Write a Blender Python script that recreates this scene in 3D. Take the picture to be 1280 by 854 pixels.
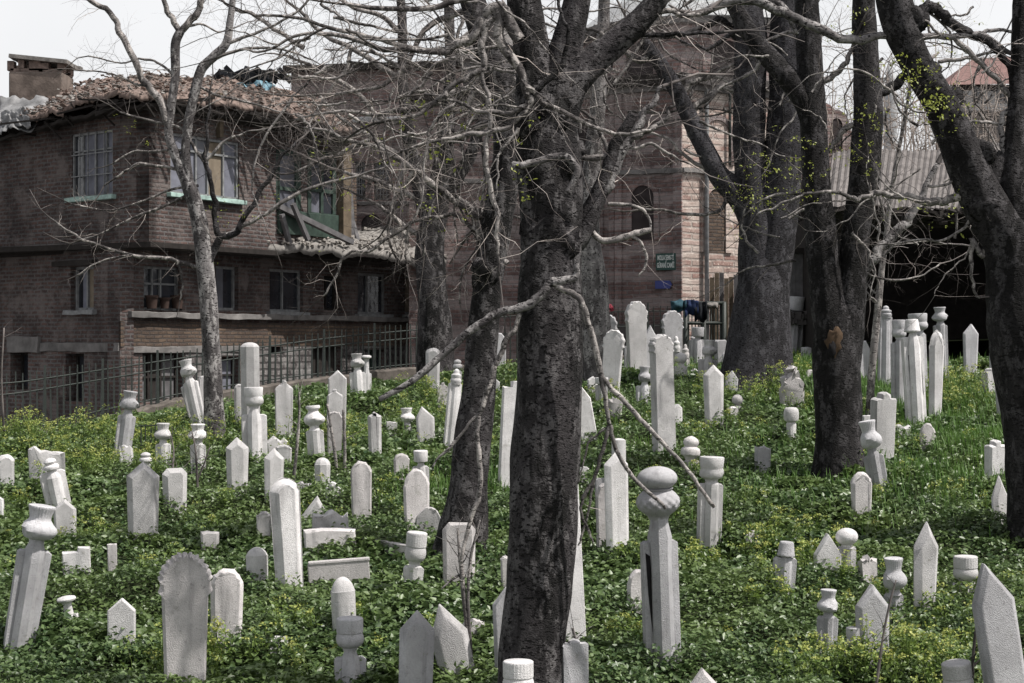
import bpy, bmesh, math, random
import numpy as np
from mathutils import Vector, Matrix
C = bpy.context.scene
for o in list(bpy.data.objects): bpy.data.objects.remove(o)
COL = C.collection
F = 2200.0                                   # focal length in pixels of a 1280 px wide frame
# ------------------------------------------------------------------ camera, sky, sun, exposure
cd = bpy.data.cameras.new('camera'); cam = bpy.data.objects.new('camera', cd); COL.objects.link(cam)
cd.lens = 36.0 * F / 1280.0; cd.clip_end = 3000; cd.clip_start = 0.1
cam.location = (0, 0, 0); cam.rotation_euler = (math.radians(90), 0, 0)
C.camera = cam
SUN = Vector((0.52, -0.17, 0.84)).normalized()
w = bpy.data.worlds.new('World'); C.world = w; w.use_nodes = True
nt = w.node_tree; nt.nodes.clear()
sky = nt.nodes.new('ShaderNodeTexSky'); sky.sky_type = 'NISHITA'; sky.sun_disc = False
sky.sun_elevation = math.asin(SUN.z); sky.sun_rotation = math.atan2(SUN.x, SUN.y)
sky.air_density = 1.2; sky.dust_density = 4.0
hs = nt.nodes.new('ShaderNodeHueSaturation'); hs.inputs['Saturation'].default_value = 0.35
mx = nt.nodes.new('ShaderNodeMixRGB'); mx.blend_type = 'MIX'
tc = nt.nodes.new('ShaderNodeTexCoord'); nz = nt.nodes.new('ShaderNodeTexNoise')
nz.inputs['Scale'].default_value = 2.2; nz.inputs['Detail'].default_value = 6
cr = nt.nodes.new('ShaderNodeValToRGB'); cr.color_ramp.elements[0].position = .3; cr.color_ramp.elements[1].position = .62
cr.color_ramp.elements[0].color = (.72, .72, .72, 1); cr.color_ramp.elements[1].color = (.95, .95, .95, 1)
mx.inputs['Color2'].default_value = (9.6, 9.65, 9.8, 1)
bg = nt.nodes.new('ShaderNodeBackground'); bg.inputs['Strength'].default_value = 0.086
wo = nt.nodes.new('ShaderNodeOutputWorld')
L = nt.links.new
L(sky.outputs[0], hs.inputs['Color']); L(hs.outputs[0], mx.inputs['Color1']); L(tc.outputs['Generated'], nz.inputs['Vector'])
sx_ = nt.nodes.new('ShaderNodeSeparateXYZ'); L(tc.outputs['Generated'], sx_.inputs[0])
el = nt.nodes.new('ShaderNodeMapRange'); el.inputs[1].default_value = .22; el.inputs[2].default_value = .62; el.inputs[3].default_value = 1.0; el.inputs[4].default_value = .12; L(sx_.outputs[2], el.inputs[0])
ml = nt.nodes.new('ShaderNodeMath'); ml.operation = 'MULTIPLY'; L(el.outputs[0], ml.inputs[1])
L(nz.outputs['Fac'], cr.inputs[0]); L(cr.outputs[0], ml.inputs[0]); L(ml.outputs[0], mx.inputs['Fac']); L(mx.outputs[0], bg.inputs['Color']); L(bg.outputs[0], wo.inputs['Surface'])
sd = bpy.data.lights.new('sun', 'SUN'); sd.energy = 4.9; sd.angle = math.radians(0.6); sd.color = (1, .955, .90)
so = bpy.data.objects.new('sun', sd); COL.objects.link(so); so.rotation_euler = SUN.to_track_quat('Z', 'Y').to_euler(); so.location = (20, 0, 30)
C.view_settings.view_transform = 'Standard'; C.view_settings.look = 'None'; C.view_settings.gamma = 1
C.view_settings.use_curve_mapping = False; C.view_settings.exposure = 0.32
C.render.engine = 'CYCLES'
C.cycles.max_bounces = 6; C.cycles.diffuse_bounces = 3; C.cycles.glossy_bounces = 2; C.cycles.transparent_max_bounces = 6
rng = random.Random(7); nr = np.random.default_rng(11)

# ------------------------------------------------------------------ helpers
def P(px, py, Y): return Vector(((px - 640) / F * Y, Y, (427 - py) / F * Y))
def hsh(ix, iy, s):
    n = (ix.astype(np.int64) * 374761393 + iy.astype(np.int64) * 668265263 + s * 974711) & 0x7fffffff
    n = ((n ^ (n >> 13)) * 1274126177) & 0x7fffffff
    return ((n ^ (n >> 16)) & 0xffff) / 65535.0
def vnoise(x, y, s=0):
    x = np.asarray(x, float); y = np.asarray(y, float)
    ix = np.floor(x); iy = np.floor(y); fx = x - ix; fy = y - iy
    fx = fx * fx * (3 - 2 * fx); fy = fy * fy * (3 - 2 * fy)
    a = hsh(ix, iy, s); b = hsh(ix + 1, iy, s); c = hsh(ix, iy + 1, s); d = hsh(ix + 1, iy + 1, s)
    return (a * (1 - fx) + b * fx) * (1 - fy) + (c * (1 - fx) + d * fx) * fy
KA = P(-60, 560, 26.0); KB = P(545, 462, 33.5)
def edge_y(x):                                  # y of the graveyard's far edge at x
    x = np.asarray(x, float); s = (KB.y - KA.y) / (KB.x - KA.x)
    left = KA.y + (x - KA.x) * s; mid = KB.y + (x - KB.x) * (34.3 - KB.y) / (9 - KB.x)
    return np.where(x < KB.x, left, np.where(x < 5.3, mid, 31.15))
def gbase(x, y):
    x = np.asarray(x, float); y = np.asarray(y, float)
    z = -2.52 + 0.11 * (y - 13) + 0.03 * x + 0.10 * (vnoise(x * .35 + 9, y * .35, 3) - .5)
    z = z - .0042 * np.maximum(0, y - 25) ** 2
    t = np.clip(1 - (edge_y(x) - y) / 3.2, 0, 1) * np.clip((1.0 - x) / 3, 0, 1)
    return z - .34 * t * t * (3 - 2 * t)
def gcover(x, y):                              # top of the low ground cover
    return gbase(x, y) + 0.08 + 0.24 * (vnoise(x * 1.5, y * 1.5, 1) - .35) + 0.12 * (vnoise(x * 4.2, y * 4.2, 2) - .5)
def hit(px, py):                               # where the sight line of a pixel meets the ground
    Y = 11.0
    while Y < 33.6:
        p = P(px, py, Y)
        if Y > float(edge_y(p.x)) - .25: break
        if float(gbase(p.x, p.y)) + 0.07 > p.z: break
        Y += 0.05
    return Y
def link(o): COL.objects.link(o); return o
def tag(o, label=None, cat=None, group=None, kind=None):
    if label: o['label'] = label
    if cat: o['category'] = cat
    if group: o['group'] = group
    if kind: o['kind'] = kind
    return o
def empty(name, loc, label, cat, group=None):
    o = bpy.data.objects.new(name, None); o.empty_display_size = .2; link(o); o.location = loc
    return tag(o, label, cat, group)
def npmesh(name, V, Fc, mat, parent=None, smooth=False, loc=None):
    """V (n,3), Fc (m,k) uniform faces, in world space unless parented at loc"""
    me = bpy.data.meshes.new(name); V = np.asarray(V, np.float32); Fc = np.asarray(Fc, np.int32)
    m, k = Fc.shape
    me.vertices.add(len(V)); me.vertices.foreach_set('co', V.ravel())
    me.loops.add(m * k); me.loops.foreach_set('vertex_index', Fc.ravel())
    me.polygons.add(m); me.polygons.foreach_set('loop_start', np.arange(0, m * k, k, dtype=np.int32))
    me.polygons.foreach_set('loop_total', np.full(m, k, np.int32))
    if smooth: me.polygons.foreach_set('use_smooth', np.ones(m, bool))
    me.update(calc_edges=True); me.validate()
    me.materials.append(mat); o = bpy.data.objects.new(name, me); link(o)
    if parent: o.parent = parent
    return o
def bobj(name, bm, mat, parent=None, smooth=False, bevel=0):
    bmesh.ops.recalc_face_normals(bm, faces=bm.faces)
    me = bpy.data.meshes.new(name); bm.to_mesh(me); bm.free(); me.materials.append(mat)
    if smooth:
        for p in me.polygons: p.use_smooth = True
        try: me.set_sharp_from_angle(angle=math.radians(smooth if smooth > 1 else 50))
        except Exception: pass
    o = bpy.data.objects.new(name, me); link(o)
    if parent: o.parent = parent
    if bevel:
        b = o.modifiers.new('bevel', 'BEVEL'); b.width = bevel; b.segments = 2; b.limit_method = 'ANGLE'; b.angle_limit = math.radians(28)
    return o
def box(bm, c, s, M=None):
    r = bmesh.ops.create_cube(bm, size=1.0)['verts']
    for v in r:
        v.co = Vector((v.co.x * s[0] + c[0], v.co.y * s[1] + c[1], v.co.z * s[2] + c[2]))
        if M: v.co = M @ v.co
    return r
def bar(bm, a, b, w, h=None, up=Vector((0, 0, 1))):
    """rectangular bar from a to b, w wide, h high"""
    a = Vector(a); b = Vector(b); h = h or w; d = (b - a); l = d.length; d.normalize()
    s = d.cross(up)
    if s.length < 1e-4: s = Vector((1, 0, 0))
    s.normalize(); u = s.cross(d)
    vs = [bm.verts.new(p + s * (i * w / 2) + u * (j * h / 2)) for p in (a, b) for i, j in ((-1, -1), (1, -1), (1, 1), (-1, 1))]
    for f in ((0, 1, 2, 3), (7, 6, 5, 4), (0, 4, 5, 1), (1, 5, 6, 2), (2, 6, 7, 3), (3, 7, 4, 0)): bm.faces.new([vs[i] for i in f])
def crom(pts, n):
    """Catmull-Rom resample of an (k,d) array, n steps per span"""
    p = np.asarray(pts, float); p = np.vstack([2 * p[0] - p[1], p, 2 * p[-1] - p[-2]]); out = []
    for i in range(1, len(p) - 2):
        for t in np.linspace(0, 1, n, endpoint=False):
            out.append(.5 * ((2 * p[i]) + (p[i + 1] - p[i - 1]) * t + (2 * p[i - 1] - 5 * p[i] + 4 * p[i + 1] - p[i + 2]) * t * t + (3 * p[i] - p[i - 1] - 3 * p[i + 1] + p[i + 2]) * t ** 3))
    out.append(p[-2]); return np.array(out)
class Tubes:
    def __init__(s): s.V = []; s.Q = []; s.n = 0
    def add(s, pts, rad, sides=6, lump=0.0, seed=0):
        p = np.asarray(pts, float); r = np.asarray(rad, float); k = len(p)
        t = np.gradient(p, axis=0); t /= (np.linalg.norm(t, axis=1)[:, None] + 1e-9)
        ref = np.array([0, 1.0, 0.15]); u = np.cross(t, ref); u /= (np.linalg.norm(u, axis=1)[:, None] + 1e-9); v = np.cross(t, u)
        a = np.linspace(0, 2 * math.pi, sides, endpoint=False); ca = np.cos(a)[None, :, None]; sa = np.sin(a)[None, :, None]
        R = r[:, None] * np.ones((1, sides))
        if lump:
            arc = np.concatenate([[0], np.cumsum(np.linalg.norm(np.diff(p, axis=0), axis=1))])
            A = a[None, :] * np.ones((k, 1)); Z = arc[:, None] * np.ones((1, sides)); q = r.max() * 2
            n1 = vnoise(4 + np.cos(A) * 1.1 + Z / q * .9, np.sin(A) * 1.1 + 7 + Z / q * .5, seed) - .5
            n2 = vnoise(4 + np.cos(A) * 3 + Z / q * 3, np.sin(A) * 3 + 7 - Z / q * 1.7, seed + 5) - .5
            n3 = np.cos(A * 3 + seed + Z / q * .6) * .12
            R = R * (1 + lump * (n1 * 1.1 + n2 * .5 + n3))
        X = p[:, None, :] + R[:, :, None] * (ca * u[:, None, :] + sa * v[:, None, :])
        X = np.vstack([X.reshape(-1, 3), p[-1:] ])
        i = np.arange(k - 1)[:, None] * sides; j = np.arange(sides)[None, :]; j2 = (j + 1) % sides
        q = np.stack([i + j, i + j2, i + sides + j2, i + sides + j], -1).reshape(-1, 4) + s.n
        b = (k - 1) * sides + s.n
        cap = np.array([[b + jj, b + (jj + 1) % sides, b + k * 0 + sides, b + sides] for jj in range(sides)])
        s.V.append(X); s.Q.append(q)
        # close the tip with thin triangles written as quads through the tip vertex
        tip = s.n + k * sides
        s.T = getattr(s, 'T', []); s.T += [(b + jj, b + (jj + 1) % sides, tip) for jj in range(sides)]
        s.n += len(X)
    def build(s, name, mat, parent=None, smooth=True):
        V = np.vstack(s.V).astype(np.float32); Q = np.vstack(s.Q).astype(np.int32); T = np.array(s.T, np.int32)
        me = bpy.data.meshes.new(name); me.vertices.add(len(V)); me.vertices.foreach_set('co', V.ravel())
        me.loops.add(Q.size + T.size); me.loops.foreach_set('vertex_index', np.concatenate([Q.ravel(), T.ravel()]))
        ls = np.concatenate([np.arange(len(Q)) * 4, Q.size + np.arange(len(T)) * 3]).astype(np.int32)
        lt = np.concatenate([np.full(len(Q), 4), np.full(len(T), 3)]).astype(np.int32)
        me.polygons.add(len(ls)); me.polygons.foreach_set('loop_start', ls); me.polygons.foreach_set('loop_total', lt)
        if smooth: me.polygons.foreach_set('use_smooth', np.ones(len(ls), bool))
        me.update(calc_edges=True); me.materials.append(mat)
        o = bpy.data.objects.new(name, me); link(o)
        if parent:
            o.parent = parent; o.matrix_parent_inverse = Matrix.Translation(parent.location).inverted()
        return o
def world_child(o, parent):
    o.parent = parent; o.matrix_parent_inverse = Matrix.Translation(parent.location).inverted(); return o

# ------------------------------------------------------------------ materials
class N:
    def __init__(s, name):
        s.m = bpy.data.materials.new(name); s.m.use_nodes = True; s.t = s.m.node_tree
        s.b = s.t.nodes['Principled BSDF']; s.co = s.t.nodes.new('ShaderNodeTexCoord')
    def n(s, ty, **k):
        x = s.t.nodes.new(ty)
        for a, v in k.items():
            if a.startswith('i_'): x.inputs[a[2:].replace('_', ' ')].default_value = v
            else: setattr(x, a, v)
        return x
    def l(s, a, b): s.t.links.new(a, b)
    def mp(s, sc=(1, 1, 1), src='Object', rot=(0, 0, 0)):
        x = s.n('ShaderNodeMapping'); x.inputs['Scale'].default_value = sc; x.inputs['Rotation'].default_value = rot
        s.l(s.co.outputs[src], x.inputs[0]); return x.outputs[0]
    def noise(s, sc, det=4, vec=None, ro=.55):
        x = s.n('ShaderNodeTexNoise'); x.inputs['Scale'].default_value = sc; x.inputs['Detail'].default_value = det; x.inputs['Roughness'].default_value = ro
        s.l(vec or s.co.outputs['Object'], x.inputs['Vector']); return x.outputs['Fac']
    def vor(s, sc, vec=None, feat='F1'):
        x = s.n('ShaderNodeTexVoronoi'); x.feature = feat; x.inputs['Scale'].default_value = sc
        s.l(vec or s.co.outputs['Object'], x.inputs['Vector']); return x.outputs[0]
    def ramp(s, fac, *st):
        x = s.n('ShaderNodeValToRGB'); e = x.color_ramp.elements
        while len(e) < len(st): e.new(.5)
        for i, (p, c) in enumerate(st):
            e[i].position = p; c = (c, c, c) if not isinstance(c, tuple) else c; e[i].color = (*c, 1)
        s.l(fac, x.inputs[0]); return x.outputs[0]
    def mix(s, fac, a, b, mode='MIX'):
        x = s.n('ShaderNodeMixRGB'); x.blend_type = mode
        for v, i in ((fac, 0), (a, 1), (b, 2)):
            if isinstance(v, (int, float)): x.inputs[i].default_value = v if i == 0 else (v, v, v, 1)
            elif isinstance(v, tuple): x.inputs[i].default_value = (*v, 1)
            else: s.l(v, x.inputs[i])
        return x.outputs[0]
    def bump(s, h, st=.5, d=.02):
        x = s.n('ShaderNodeBump'); x.inputs['Strength'].default_value = st; x.inputs['Distance'].default_value = d
        s.l(h, x.inputs['Height']); s.l(x.outputs[0], s.b.inputs['Normal'])
    def out(s, col, rough=.8, spec=.3):
        if isinstance(col, tuple): s.b.inputs['Base Color'].default_value = (*col, 1)
        else: s.l(col, s.b.inputs['Base Color'])
        s.b.inputs['Roughness'].default_value = rough; s.b.inputs['Specular IOR Level'].default_value = spec; return s.m
def plain(name, col, rough=.8, spec=.3, var=.35, sc=6, bump=.2):
    a = N(name); n1 = a.noise(sc, 6); c = a.mix(a.ramp(n1, (.3, 1 - var), (.7, 1.0)), (0, 0, 0), col)
    a.bump(a.noise(sc * 6, 4), bump, .01); return a.out(c, rough, spec)
def marble_mat(name, tint, spot, streak):
    a = N(name); oi = a.n('ShaderNodeObjectInfo'); add = a.n('ShaderNodeVectorMath'); add.operation = 'ADD'
    sc_ = a.n('ShaderNodeVectorMath'); sc_.operation = 'SCALE'; sc_.inputs['Scale'].default_value = 37
    cmb = a.n('ShaderNodeCombineXYZ'); a.l(oi.outputs['Random'], cmb.inputs[0]); a.l(oi.outputs['Random'], cmb.inputs[2]); a.l(cmb.outputs[0], sc_.inputs[0])
    a.l(a.co.outputs['Object'], add.inputs[0]); a.l(sc_.outputs[0], add.inputs[1]); v = add.outputs[0]
    mpn = a.n('ShaderNodeMapping'); mpn.inputs['Scale'].default_value = (9, 9, 1.1); a.l(v, mpn.inputs[0])
    big = a.noise(3.0, 6, v, .6); fine = a.noise(70, 3, v, .7); st = a.noise(1.6, 5, mpn.outputs[0], .6); sp = a.noise(26, 6, v, .75)
    t2 = tuple(x * .60 for x in tint)
    c = a.mix(a.ramp(big, (.28, 0.0), (.62, 1.0)), t2, tint)
    c = a.mix(a.ramp(st, (.56, 0.0), (.74, streak)), c, (.17, .165, .17))
    c = a.mix(a.ramp(sp, (.58, 0.0), (.66, spot)), c, (.15, .14, .14))
    c = a.mix(a.ramp(a.noise(7, 6, v, .75), (.60, 0.0), (.68, .55)), c, (.22, .215, .18))
    c = a.mix(a.ramp(a.noise(5, 7, v, .8), (.30, .5), (.40, 0.0)), c, (.12, .115, .12))
    c = a.mix(a.ramp(a.noise(55, 2, v), (.4, 0.0), (.6, .32)), c, tuple(x * .7 for x in tint))
    vr = a.n('ShaderNodeMapRange'); vr.inputs[3].default_value = .72; vr.inputs[4].default_value = 1.06; a.l(oi.outputs['Random'], vr.inputs[0])
    c = a.mix(1.0, c, vr.outputs[0], 'MULTIPLY')
    h = a.mix(.5, a.mix(.5, fine, sp), a.noise(140, 2, v)); a.bump(h, .65, .02)
    return a.out(c, .86, .22)
M_marble = marble_mat('weathered_marble', (.68, .665, .67), .45, .5)
M_rough = marble_mat('pitted_marble', (.64, .61, .61), .6, .6)
M_greymarble = marble_mat('grey_marble', (.53, .525, .545), .5, .6)
def bark_mat(name, base, dark, spotd, patch=(.26, .25, .255), lat=1.0):
    a = N(name); v = a.mp((1, 1, .55)); v2 = a.mp((1, 1, 2.0)); v3 = a.mp((1, 1, .16))
    big = a.noise(1.5, 6, v, .62); med = a.noise(9, 6, v, .72); v4 = a.mp((1, 1, 1.7)); nick = a.noise(27, 2, v4, .5); nick2 = a.noise(60, 3, v4, .6); fis = a.noise(9, 6, v3, .7)
    col = a.mix(a.ramp(big, (.43, 0.0), (.56, 1.0)), dark, base)
    col = a.mix(a.ramp(med, (.50, 0.0), (.58, .8)), col, patch)
    col = a.mix(a.ramp(nick2, (.55, 0.0), (.66, .5)), col, dark)
    nk = a.mix(1.0, a.ramp(nick, (.60, 0.0), (.635, 1.0)), (spotd,) * 3, 'MULTIPLY')
    col = a.mix(nk, col, (.008, .007, .008))
    col = a.mix(a.ramp(fis, (.56, 0.0), (.66, .85)), col, dark)
    h = a.mix(.45, a.mix(.5, med, a.ramp(nick, (.55, 1.0), (.65, 0.0))), a.mix(.5, fis, nick2)); a.bump(h, 1.0, .07 * lat)
    return a.out(col, .85, .2)
M_bark = bark_mat('plane_tree_bark', (.042, .038, .040), (.008, .0075, .0075), 1.0, (.125, .118, .12))
M_bark_black = bark_mat('damp_black_bark', (.025, .023, .024), (.006, .0055, .0055), .9, (.070, .066, .069))
M_bark_pale = bark_mat('pale_smooth_bark', (.20, .188, .188), (.06, .055, .056), .9, (.34, .325, .32), .5)
M_limb = bark_mat('limb_bark', (.20, .185, .18), (.05, .045, .044), .7, (.42, .39, .37), .35)
M_bark_slate = bark_mat('slate_grey_bark', (.040, .038, .043), (.014, .013, .015), .9, (.072, .070, .077), .8)
def twigmat(name, a1, a2):
    a = N(name); c = a.mix(a.ramp(a.noise(2.5, 3), (.4, 0.0), (.6, 1.0)), a1, a2); return a.out(c, .8, .25)
M_twig = twigmat('twig_bark', (.045, .040, .039), (.17, .15, .143))
M_twig_pale = twigmat('pale_twig_bark', (.22, .19, .175), (.48, .43, .40))
def leafmat(name, c1, c2, c3, rough=.45, trans=.25, ns=1.4):
    a = N(name); g = a.n('ShaderNodeNewGeometry'); n1 = a.noise(ns, 3)
    c = a.mix(g.outputs['Random Per Island'], c1, c2)
    c = a.mix(a.ramp(n1, (.40, 0.0), (.66, .85)), c, c3)
    a.out(c, rough, .5); tr = a.n('ShaderNodeBsdfTranslucent'); ms = a.n('ShaderNodeMixShader'); ms.inputs[0].default_value = trans
    a.l(c, tr.inputs[0]); a.l(a.b.outputs[0], ms.inputs[1]); a.l(tr.outputs[0], ms.inputs[2])
    a.l(ms.outputs[0], a.t.nodes['Material Output'].inputs[0]); return a.m
M_leaf = leafmat('ground_cover_leaves', (.026, .058, .018), (.128, .188, .072), (.112, .162, .048), .42)
M_grass = leafmat('grass_blades', (.07, .15, .03), (.12, .22, .05), (.10, .19, .035), .5, .35)
M_umbel = leafmat('yellow_green_flowers', (.27, .31, .06), (.44, .44, .14), (.20, .28, .05), .6, .3, 5)
M_weed = leafmat('weed_leaves', (.07, .13, .025), (.16, .22, .05), (.12, .18, .03), .5, .3)
M_bud = leafmat('young_leaves', (.20, .24, .04), (.34, .36, .08), (.26, .30, .06), .5, .4, 6)
M_soil = plain('dark_soil', (.030, .040, .018), .95, .1)
def brickmat(name, c1, c2, mortar, sc=1.0, blot=(.02, .018, .018), blotf=.75, bw=.27, bh=.085, lightn=None, ms=.018, band=0):
    a = N(name); v = a.mp((sc, sc, sc), 'UV'); 
    wn = a.n('ShaderNodeTexNoise'); wn.inputs['Scale'].default_value = 3; a.l(v, wn.inputs['Vector'])
    dv = a.n('ShaderNodeVectorMath'); dv.operation = 'MULTIPLY_ADD'; dv.inputs[1].default_value = (.05, .05, 0); a.l(wn.outputs['Color'], dv.inputs[0]); a.l(v, dv.inputs[2]); v = dv.outputs[0]
    b = a.n('ShaderNodeTexBrick'); a.l(v, b.inputs['Vector'])
    b.inputs['Scale'].default_value = 1; b.inputs['Brick Width'].default_value = bw; b.inputs['Row Height'].default_value = bh
    b.inputs['Mortar Size'].default_value = ms; b.inputs['Mortar Smooth'].default_value = .4; b.inputs['Bias'].default_value = -.1
    b.inputs['Color1'].default_value = (*c1, 1); b.inputs['Color2'].default_value = (*c2, 1); b.inputs['Mortar'].default_value = (*mortar, 1)
    n1 = a.noise(.55, 7, v, .65); n2 = a.noise(7, 5, v, .7); n3 = a.noise(1.7, 6, v, .7)
    c = a.mix(a.ramp(n1, (.40, blotf), (.62, 0.0)), b.outputs[0], blot)
    c = a.mix(a.ramp(n2, (.50, 0.0), (.66, .75)), c, tuple(x * .35 for x in c1))
    if lightn: c = a.mix(a.ramp(n3, (.50, 0.0), (.62, .75)), c, lightn)
    c = a.mix(a.ramp(a.noise(24, 4, v, .7), (.58, 0.0), (.70, .6)), c, tuple(min(1, x * 2.2) for x in c2))
    if band:
        wv = a.n('ShaderNodeTexWave'); wv.wave_type = 'BANDS'; wv.bands_direction = 'Y'; wv.inputs['Scale'].default_value = .62; wv.inputs['Distortion'].default_value = 2.6; wv.inputs['Detail'].default_value = 4; wv.inputs['Detail Scale'].default_value = 2.5
        a.l(v, wv.inputs['Vector']); c = a.mix(a.ramp(wv.outputs['Fac'], (.55, 0.0), (.72, band)), c, tuple(min(1, x * 1.5 + .03) for x in mortar))
    inv = a.ramp(b.outputs['Fac'], (0, 1.0), (1, 0.0)); h = a.mix(.5, inv, a.mix(.5, n2, a.noise(30, 4, v))); a.bump(h, .9, .035)
    return a.out(c, .92, .12)
M_brick = brickmat('sooty_red_brick', (.130, .084, .074), (.060, .044, .043), (.135, .128, .126), blotf=.7, bw=.25, bh=.09, ms=.024, lightn=(.145, .125, .118))
M_brick2 = brickmat('brown_brick', (.16, .115, .085), (.10, .072, .060), (.085, .075, .068), blotf=.6)
M_church = brickmat('banded_church_masonry', (.25, .155, .14), (.13, .088, .083), (.21, .185, .18), sc=.8, blot=(.065, .052, .052), blotf=.75, lightn=(.27, .225, .215), band=.38)  # darker tone carries the shade of facets turned from the sun
M_churchlight = brickmat('sunlit_church_stonework', (.30, .19, .165), (.46, .40, .355), (.36, .32, .29), sc=.55, blot=(.18, .12, .105), blotf=.5, lightn=(.50, .44, .395), bw=.36, band=.3)  # paler masonry for the sunlit facet, sunlight put into the colour
M_rubble = brickmat('rubble_stone', (.12, .11, .108), (.20, .19, .185), (.06, .055, .055), sc=.55, lightn=(.24, .235, .23))
M_concrete = plain('stained_concrete', (.20, .19, .185), .9, .2, .6, 3, .6)
M_tile = plain('weathered_tiles', (.25, .19, .165), .9, .2, .65, 9, .6)
M_tile_grey = plain('mossy_tile_shards', (.26, .245, .23), .9, .2, .6, 9, .6)
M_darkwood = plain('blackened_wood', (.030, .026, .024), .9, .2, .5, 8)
M_wood = plain('bare_old_wood', (.15, .118, .085), .85, .2, .5, 5)
M_greywood = plain('silvered_boards', (.15, .145, .15), .85, .2, .55, 5)
M_green = plain('flaking_green_paint', (.038, .062, .050), .7, .3, .5, 7)
M_teal = plain('pale_teal_paint', (.34, .47, .43), .7, .3, .45, 9)
M_whitepaint = plain('dirty_white_paint', (.42, .42, .42), .6, .3, .4, 9)
M_greypaint = plain('grey_window_paint', (.23, .235, .24), .7, .3, .5, 9)
M_iron = plain('dark_green_iron', (.022, .030, .026), .55, .4, .5, 20)
M_lead = plain('lead_sheet', (.40, .41, .42), .6, .4, .35, 2)
M_curtain = plain('net_curtain', (.17, .175, .21), .8, .2, .35, 5)
M_tan = plain('tan_curtain', (.20, .165, .125), .9, .2, .35, 5)
M_redroof = plain('red_roof_tiles', (.21, .13, .12), .85, .2, .4, 6)
M_cloth_blue = plain('blue_cloth', (.016, .028, .075), .9, .2, .4, 8)
M_cloth_teal = plain('teal_cloth', (.035, .085, .11), .9, .2, .5, 8)
M_cloth_dark = plain('black_cloth', (.012, .014, .018), .9, .2, .5, 8)
M_plastic = plain('grey_plastic_sheet', (.25, .25, .255), .6, .3, .6, 4, .6)
M_blueplastic = plain('blue_plastic_sheet', (.16, .29, .36), .5, .4, .4, 4)
M_road = plain('street_paving', (.14, .135, .13), .9, .2, .4, 1)
M_terracotta = plain('terracotta_pot', (.055, .036, .030), .85, .2, .4, 8)
M_signgreen = plain('sign_green', (.018, .06, .05), .5, .4, .2, 3, 0)
M_signblue = plain('sign_blue', (.035, .05, .22), .5, .4, .3, 3, 0)
M_letter = plain('sign_lettering', (.62, .66, .64), .6, .3, .2, 3, 0)
M_heart = plain('bare_heartwood', (.085, .055, .034), .85, .2, .5, 12)
M_red = plain('red_blossom', (.25, .03, .05), .7, .3, .3, 8)
def glassmat(name, col, r=.08):
    a = N(name); a.bump(a.noise(2.2, 2), .12, .05); return a.out(a.mix(a.ramp(a.noise(1.3, 3), (.4, .5), (.6, 1.0)), (.004, .004, .005), col), r, .6)
M_glass = glassmat('window_glass', (.03, .033, .04))
M_dullglass = glassmat('dusty_glass', (.13, .135, .16), .3)
M_crust_hollow = plain('black_crust_and_hollow_shade', (.018, .017, .018), .95, .1, .4, 20, .4)
# ------------------------------------------------------------------ ground, street, far ground
def grid_mesh(name, x0, x1, y0, y1, nx, ny, fz, mat, mask=None):
    xs = np.linspace(x0, x1, nx); ys = np.linspace(y0, y1, ny); X, Y = np.meshgrid(xs, ys); Z = fz(X, Y)
    V = np.stack([X, Y, Z], -1).reshape(-1, 3); i = np.arange(ny - 1)[:, None] * nx + np.arange(nx - 1)[None, :]
    Q = np.stack([i, i + 1, i + nx + 1, i + nx], -1).reshape(-1, 4)
    if mask is not None:
        c = V[Q].mean(1); Q = Q[mask(c[:, 0], c[:, 1])]
    return npmesh(name, V, Q, mat, smooth=True)
inside = lambda x, y: y < edge_y(x) - .05
def gz(X, Y):
    z = gcover(X, Y) - 0.10
    return z
soil = grid_mesh('ground', -22, 22, -6, 35, 340, 330, gz, M_soil, lambda x, y: y < edge_y(x) + .1); tag(soil, kind='structure')
far = grid_mesh('street', -400, 400, -60, 900, 30, 30, lambda X, Y: X * 0 - 3.75, M_road); tag(far, kind='structure')

# ------------------------------------------------------------------ low leafy ground cover: one object, too many leaves to count
def leaves(name, X, Y, Z, size, tilt, mat, shape=.62, rise=0.0):
    n = len(X); az = nr.uniform(0, 2 * math.pi, n); el = np.clip(nr.normal(rise, tilt, n), -1.2, 1.4); rl = nr.normal(0, .5, n)
    d = np.stack([np.cos(az) * np.cos(el), np.sin(az) * np.cos(el), np.sin(el)], -1)
    up = np.array([0, 0, 1.0]); s = np.cross(d, up); s /= np.linalg.norm(s, axis=1)[:, None] + 1e-9; u = np.cross(s, d)
    s2 = s * np.cos(rl)[:, None] + u * np.sin(rl)[:, None]; u2 = -s * np.sin(rl)[:, None] + u * np.cos(rl)[:, None]
    p = np.stack([X, Y, Z], -1); L_ = np.asarray(size)[:, None]
    b = p - d * L_ * .5; t = p + d * L_ * .5; m = p + d * L_ * .04 - u2 * L_ * 0.0
    l = m + s2 * L_ * shape * .5 + u2 * L_ * .12; r = m - s2 * L_ * shape * .5 + u2 * L_ * .12
    V = np.stack([b, r, t, l], 1).reshape(-1, 3); i = np.arange(n) * 4
    T = np.stack([np.stack([i, i + 1, i + 2], -1), np.stack([i, i + 2, i + 3], -1)], 1).reshape(-1, 3)
    return npmesh(name, V, T, mat)
n = 450000
u = nr.random(n); Y = 10.8 * (35.0 / 10.8) ** u; X = nr.uniform(-1, 1, n) * (.335 * Y + 1.3)
k = inside(X, Y); X = X[k]; Y = Y[k]
Zt = gcover(X, Y); layer = nr.random(len(X)) ** 1.5
Z = Zt - layer * .13 + .015 + .03 * (vnoise(X * 9, Y * 9, 8) - .5)
sz = (.040 + .018 * nr.random(len(X))) * (1 + .022 * (Y - 12)) * (1.0 + .5 * (vnoise(X * .9, Y * .9, 21) > .6))
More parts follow.
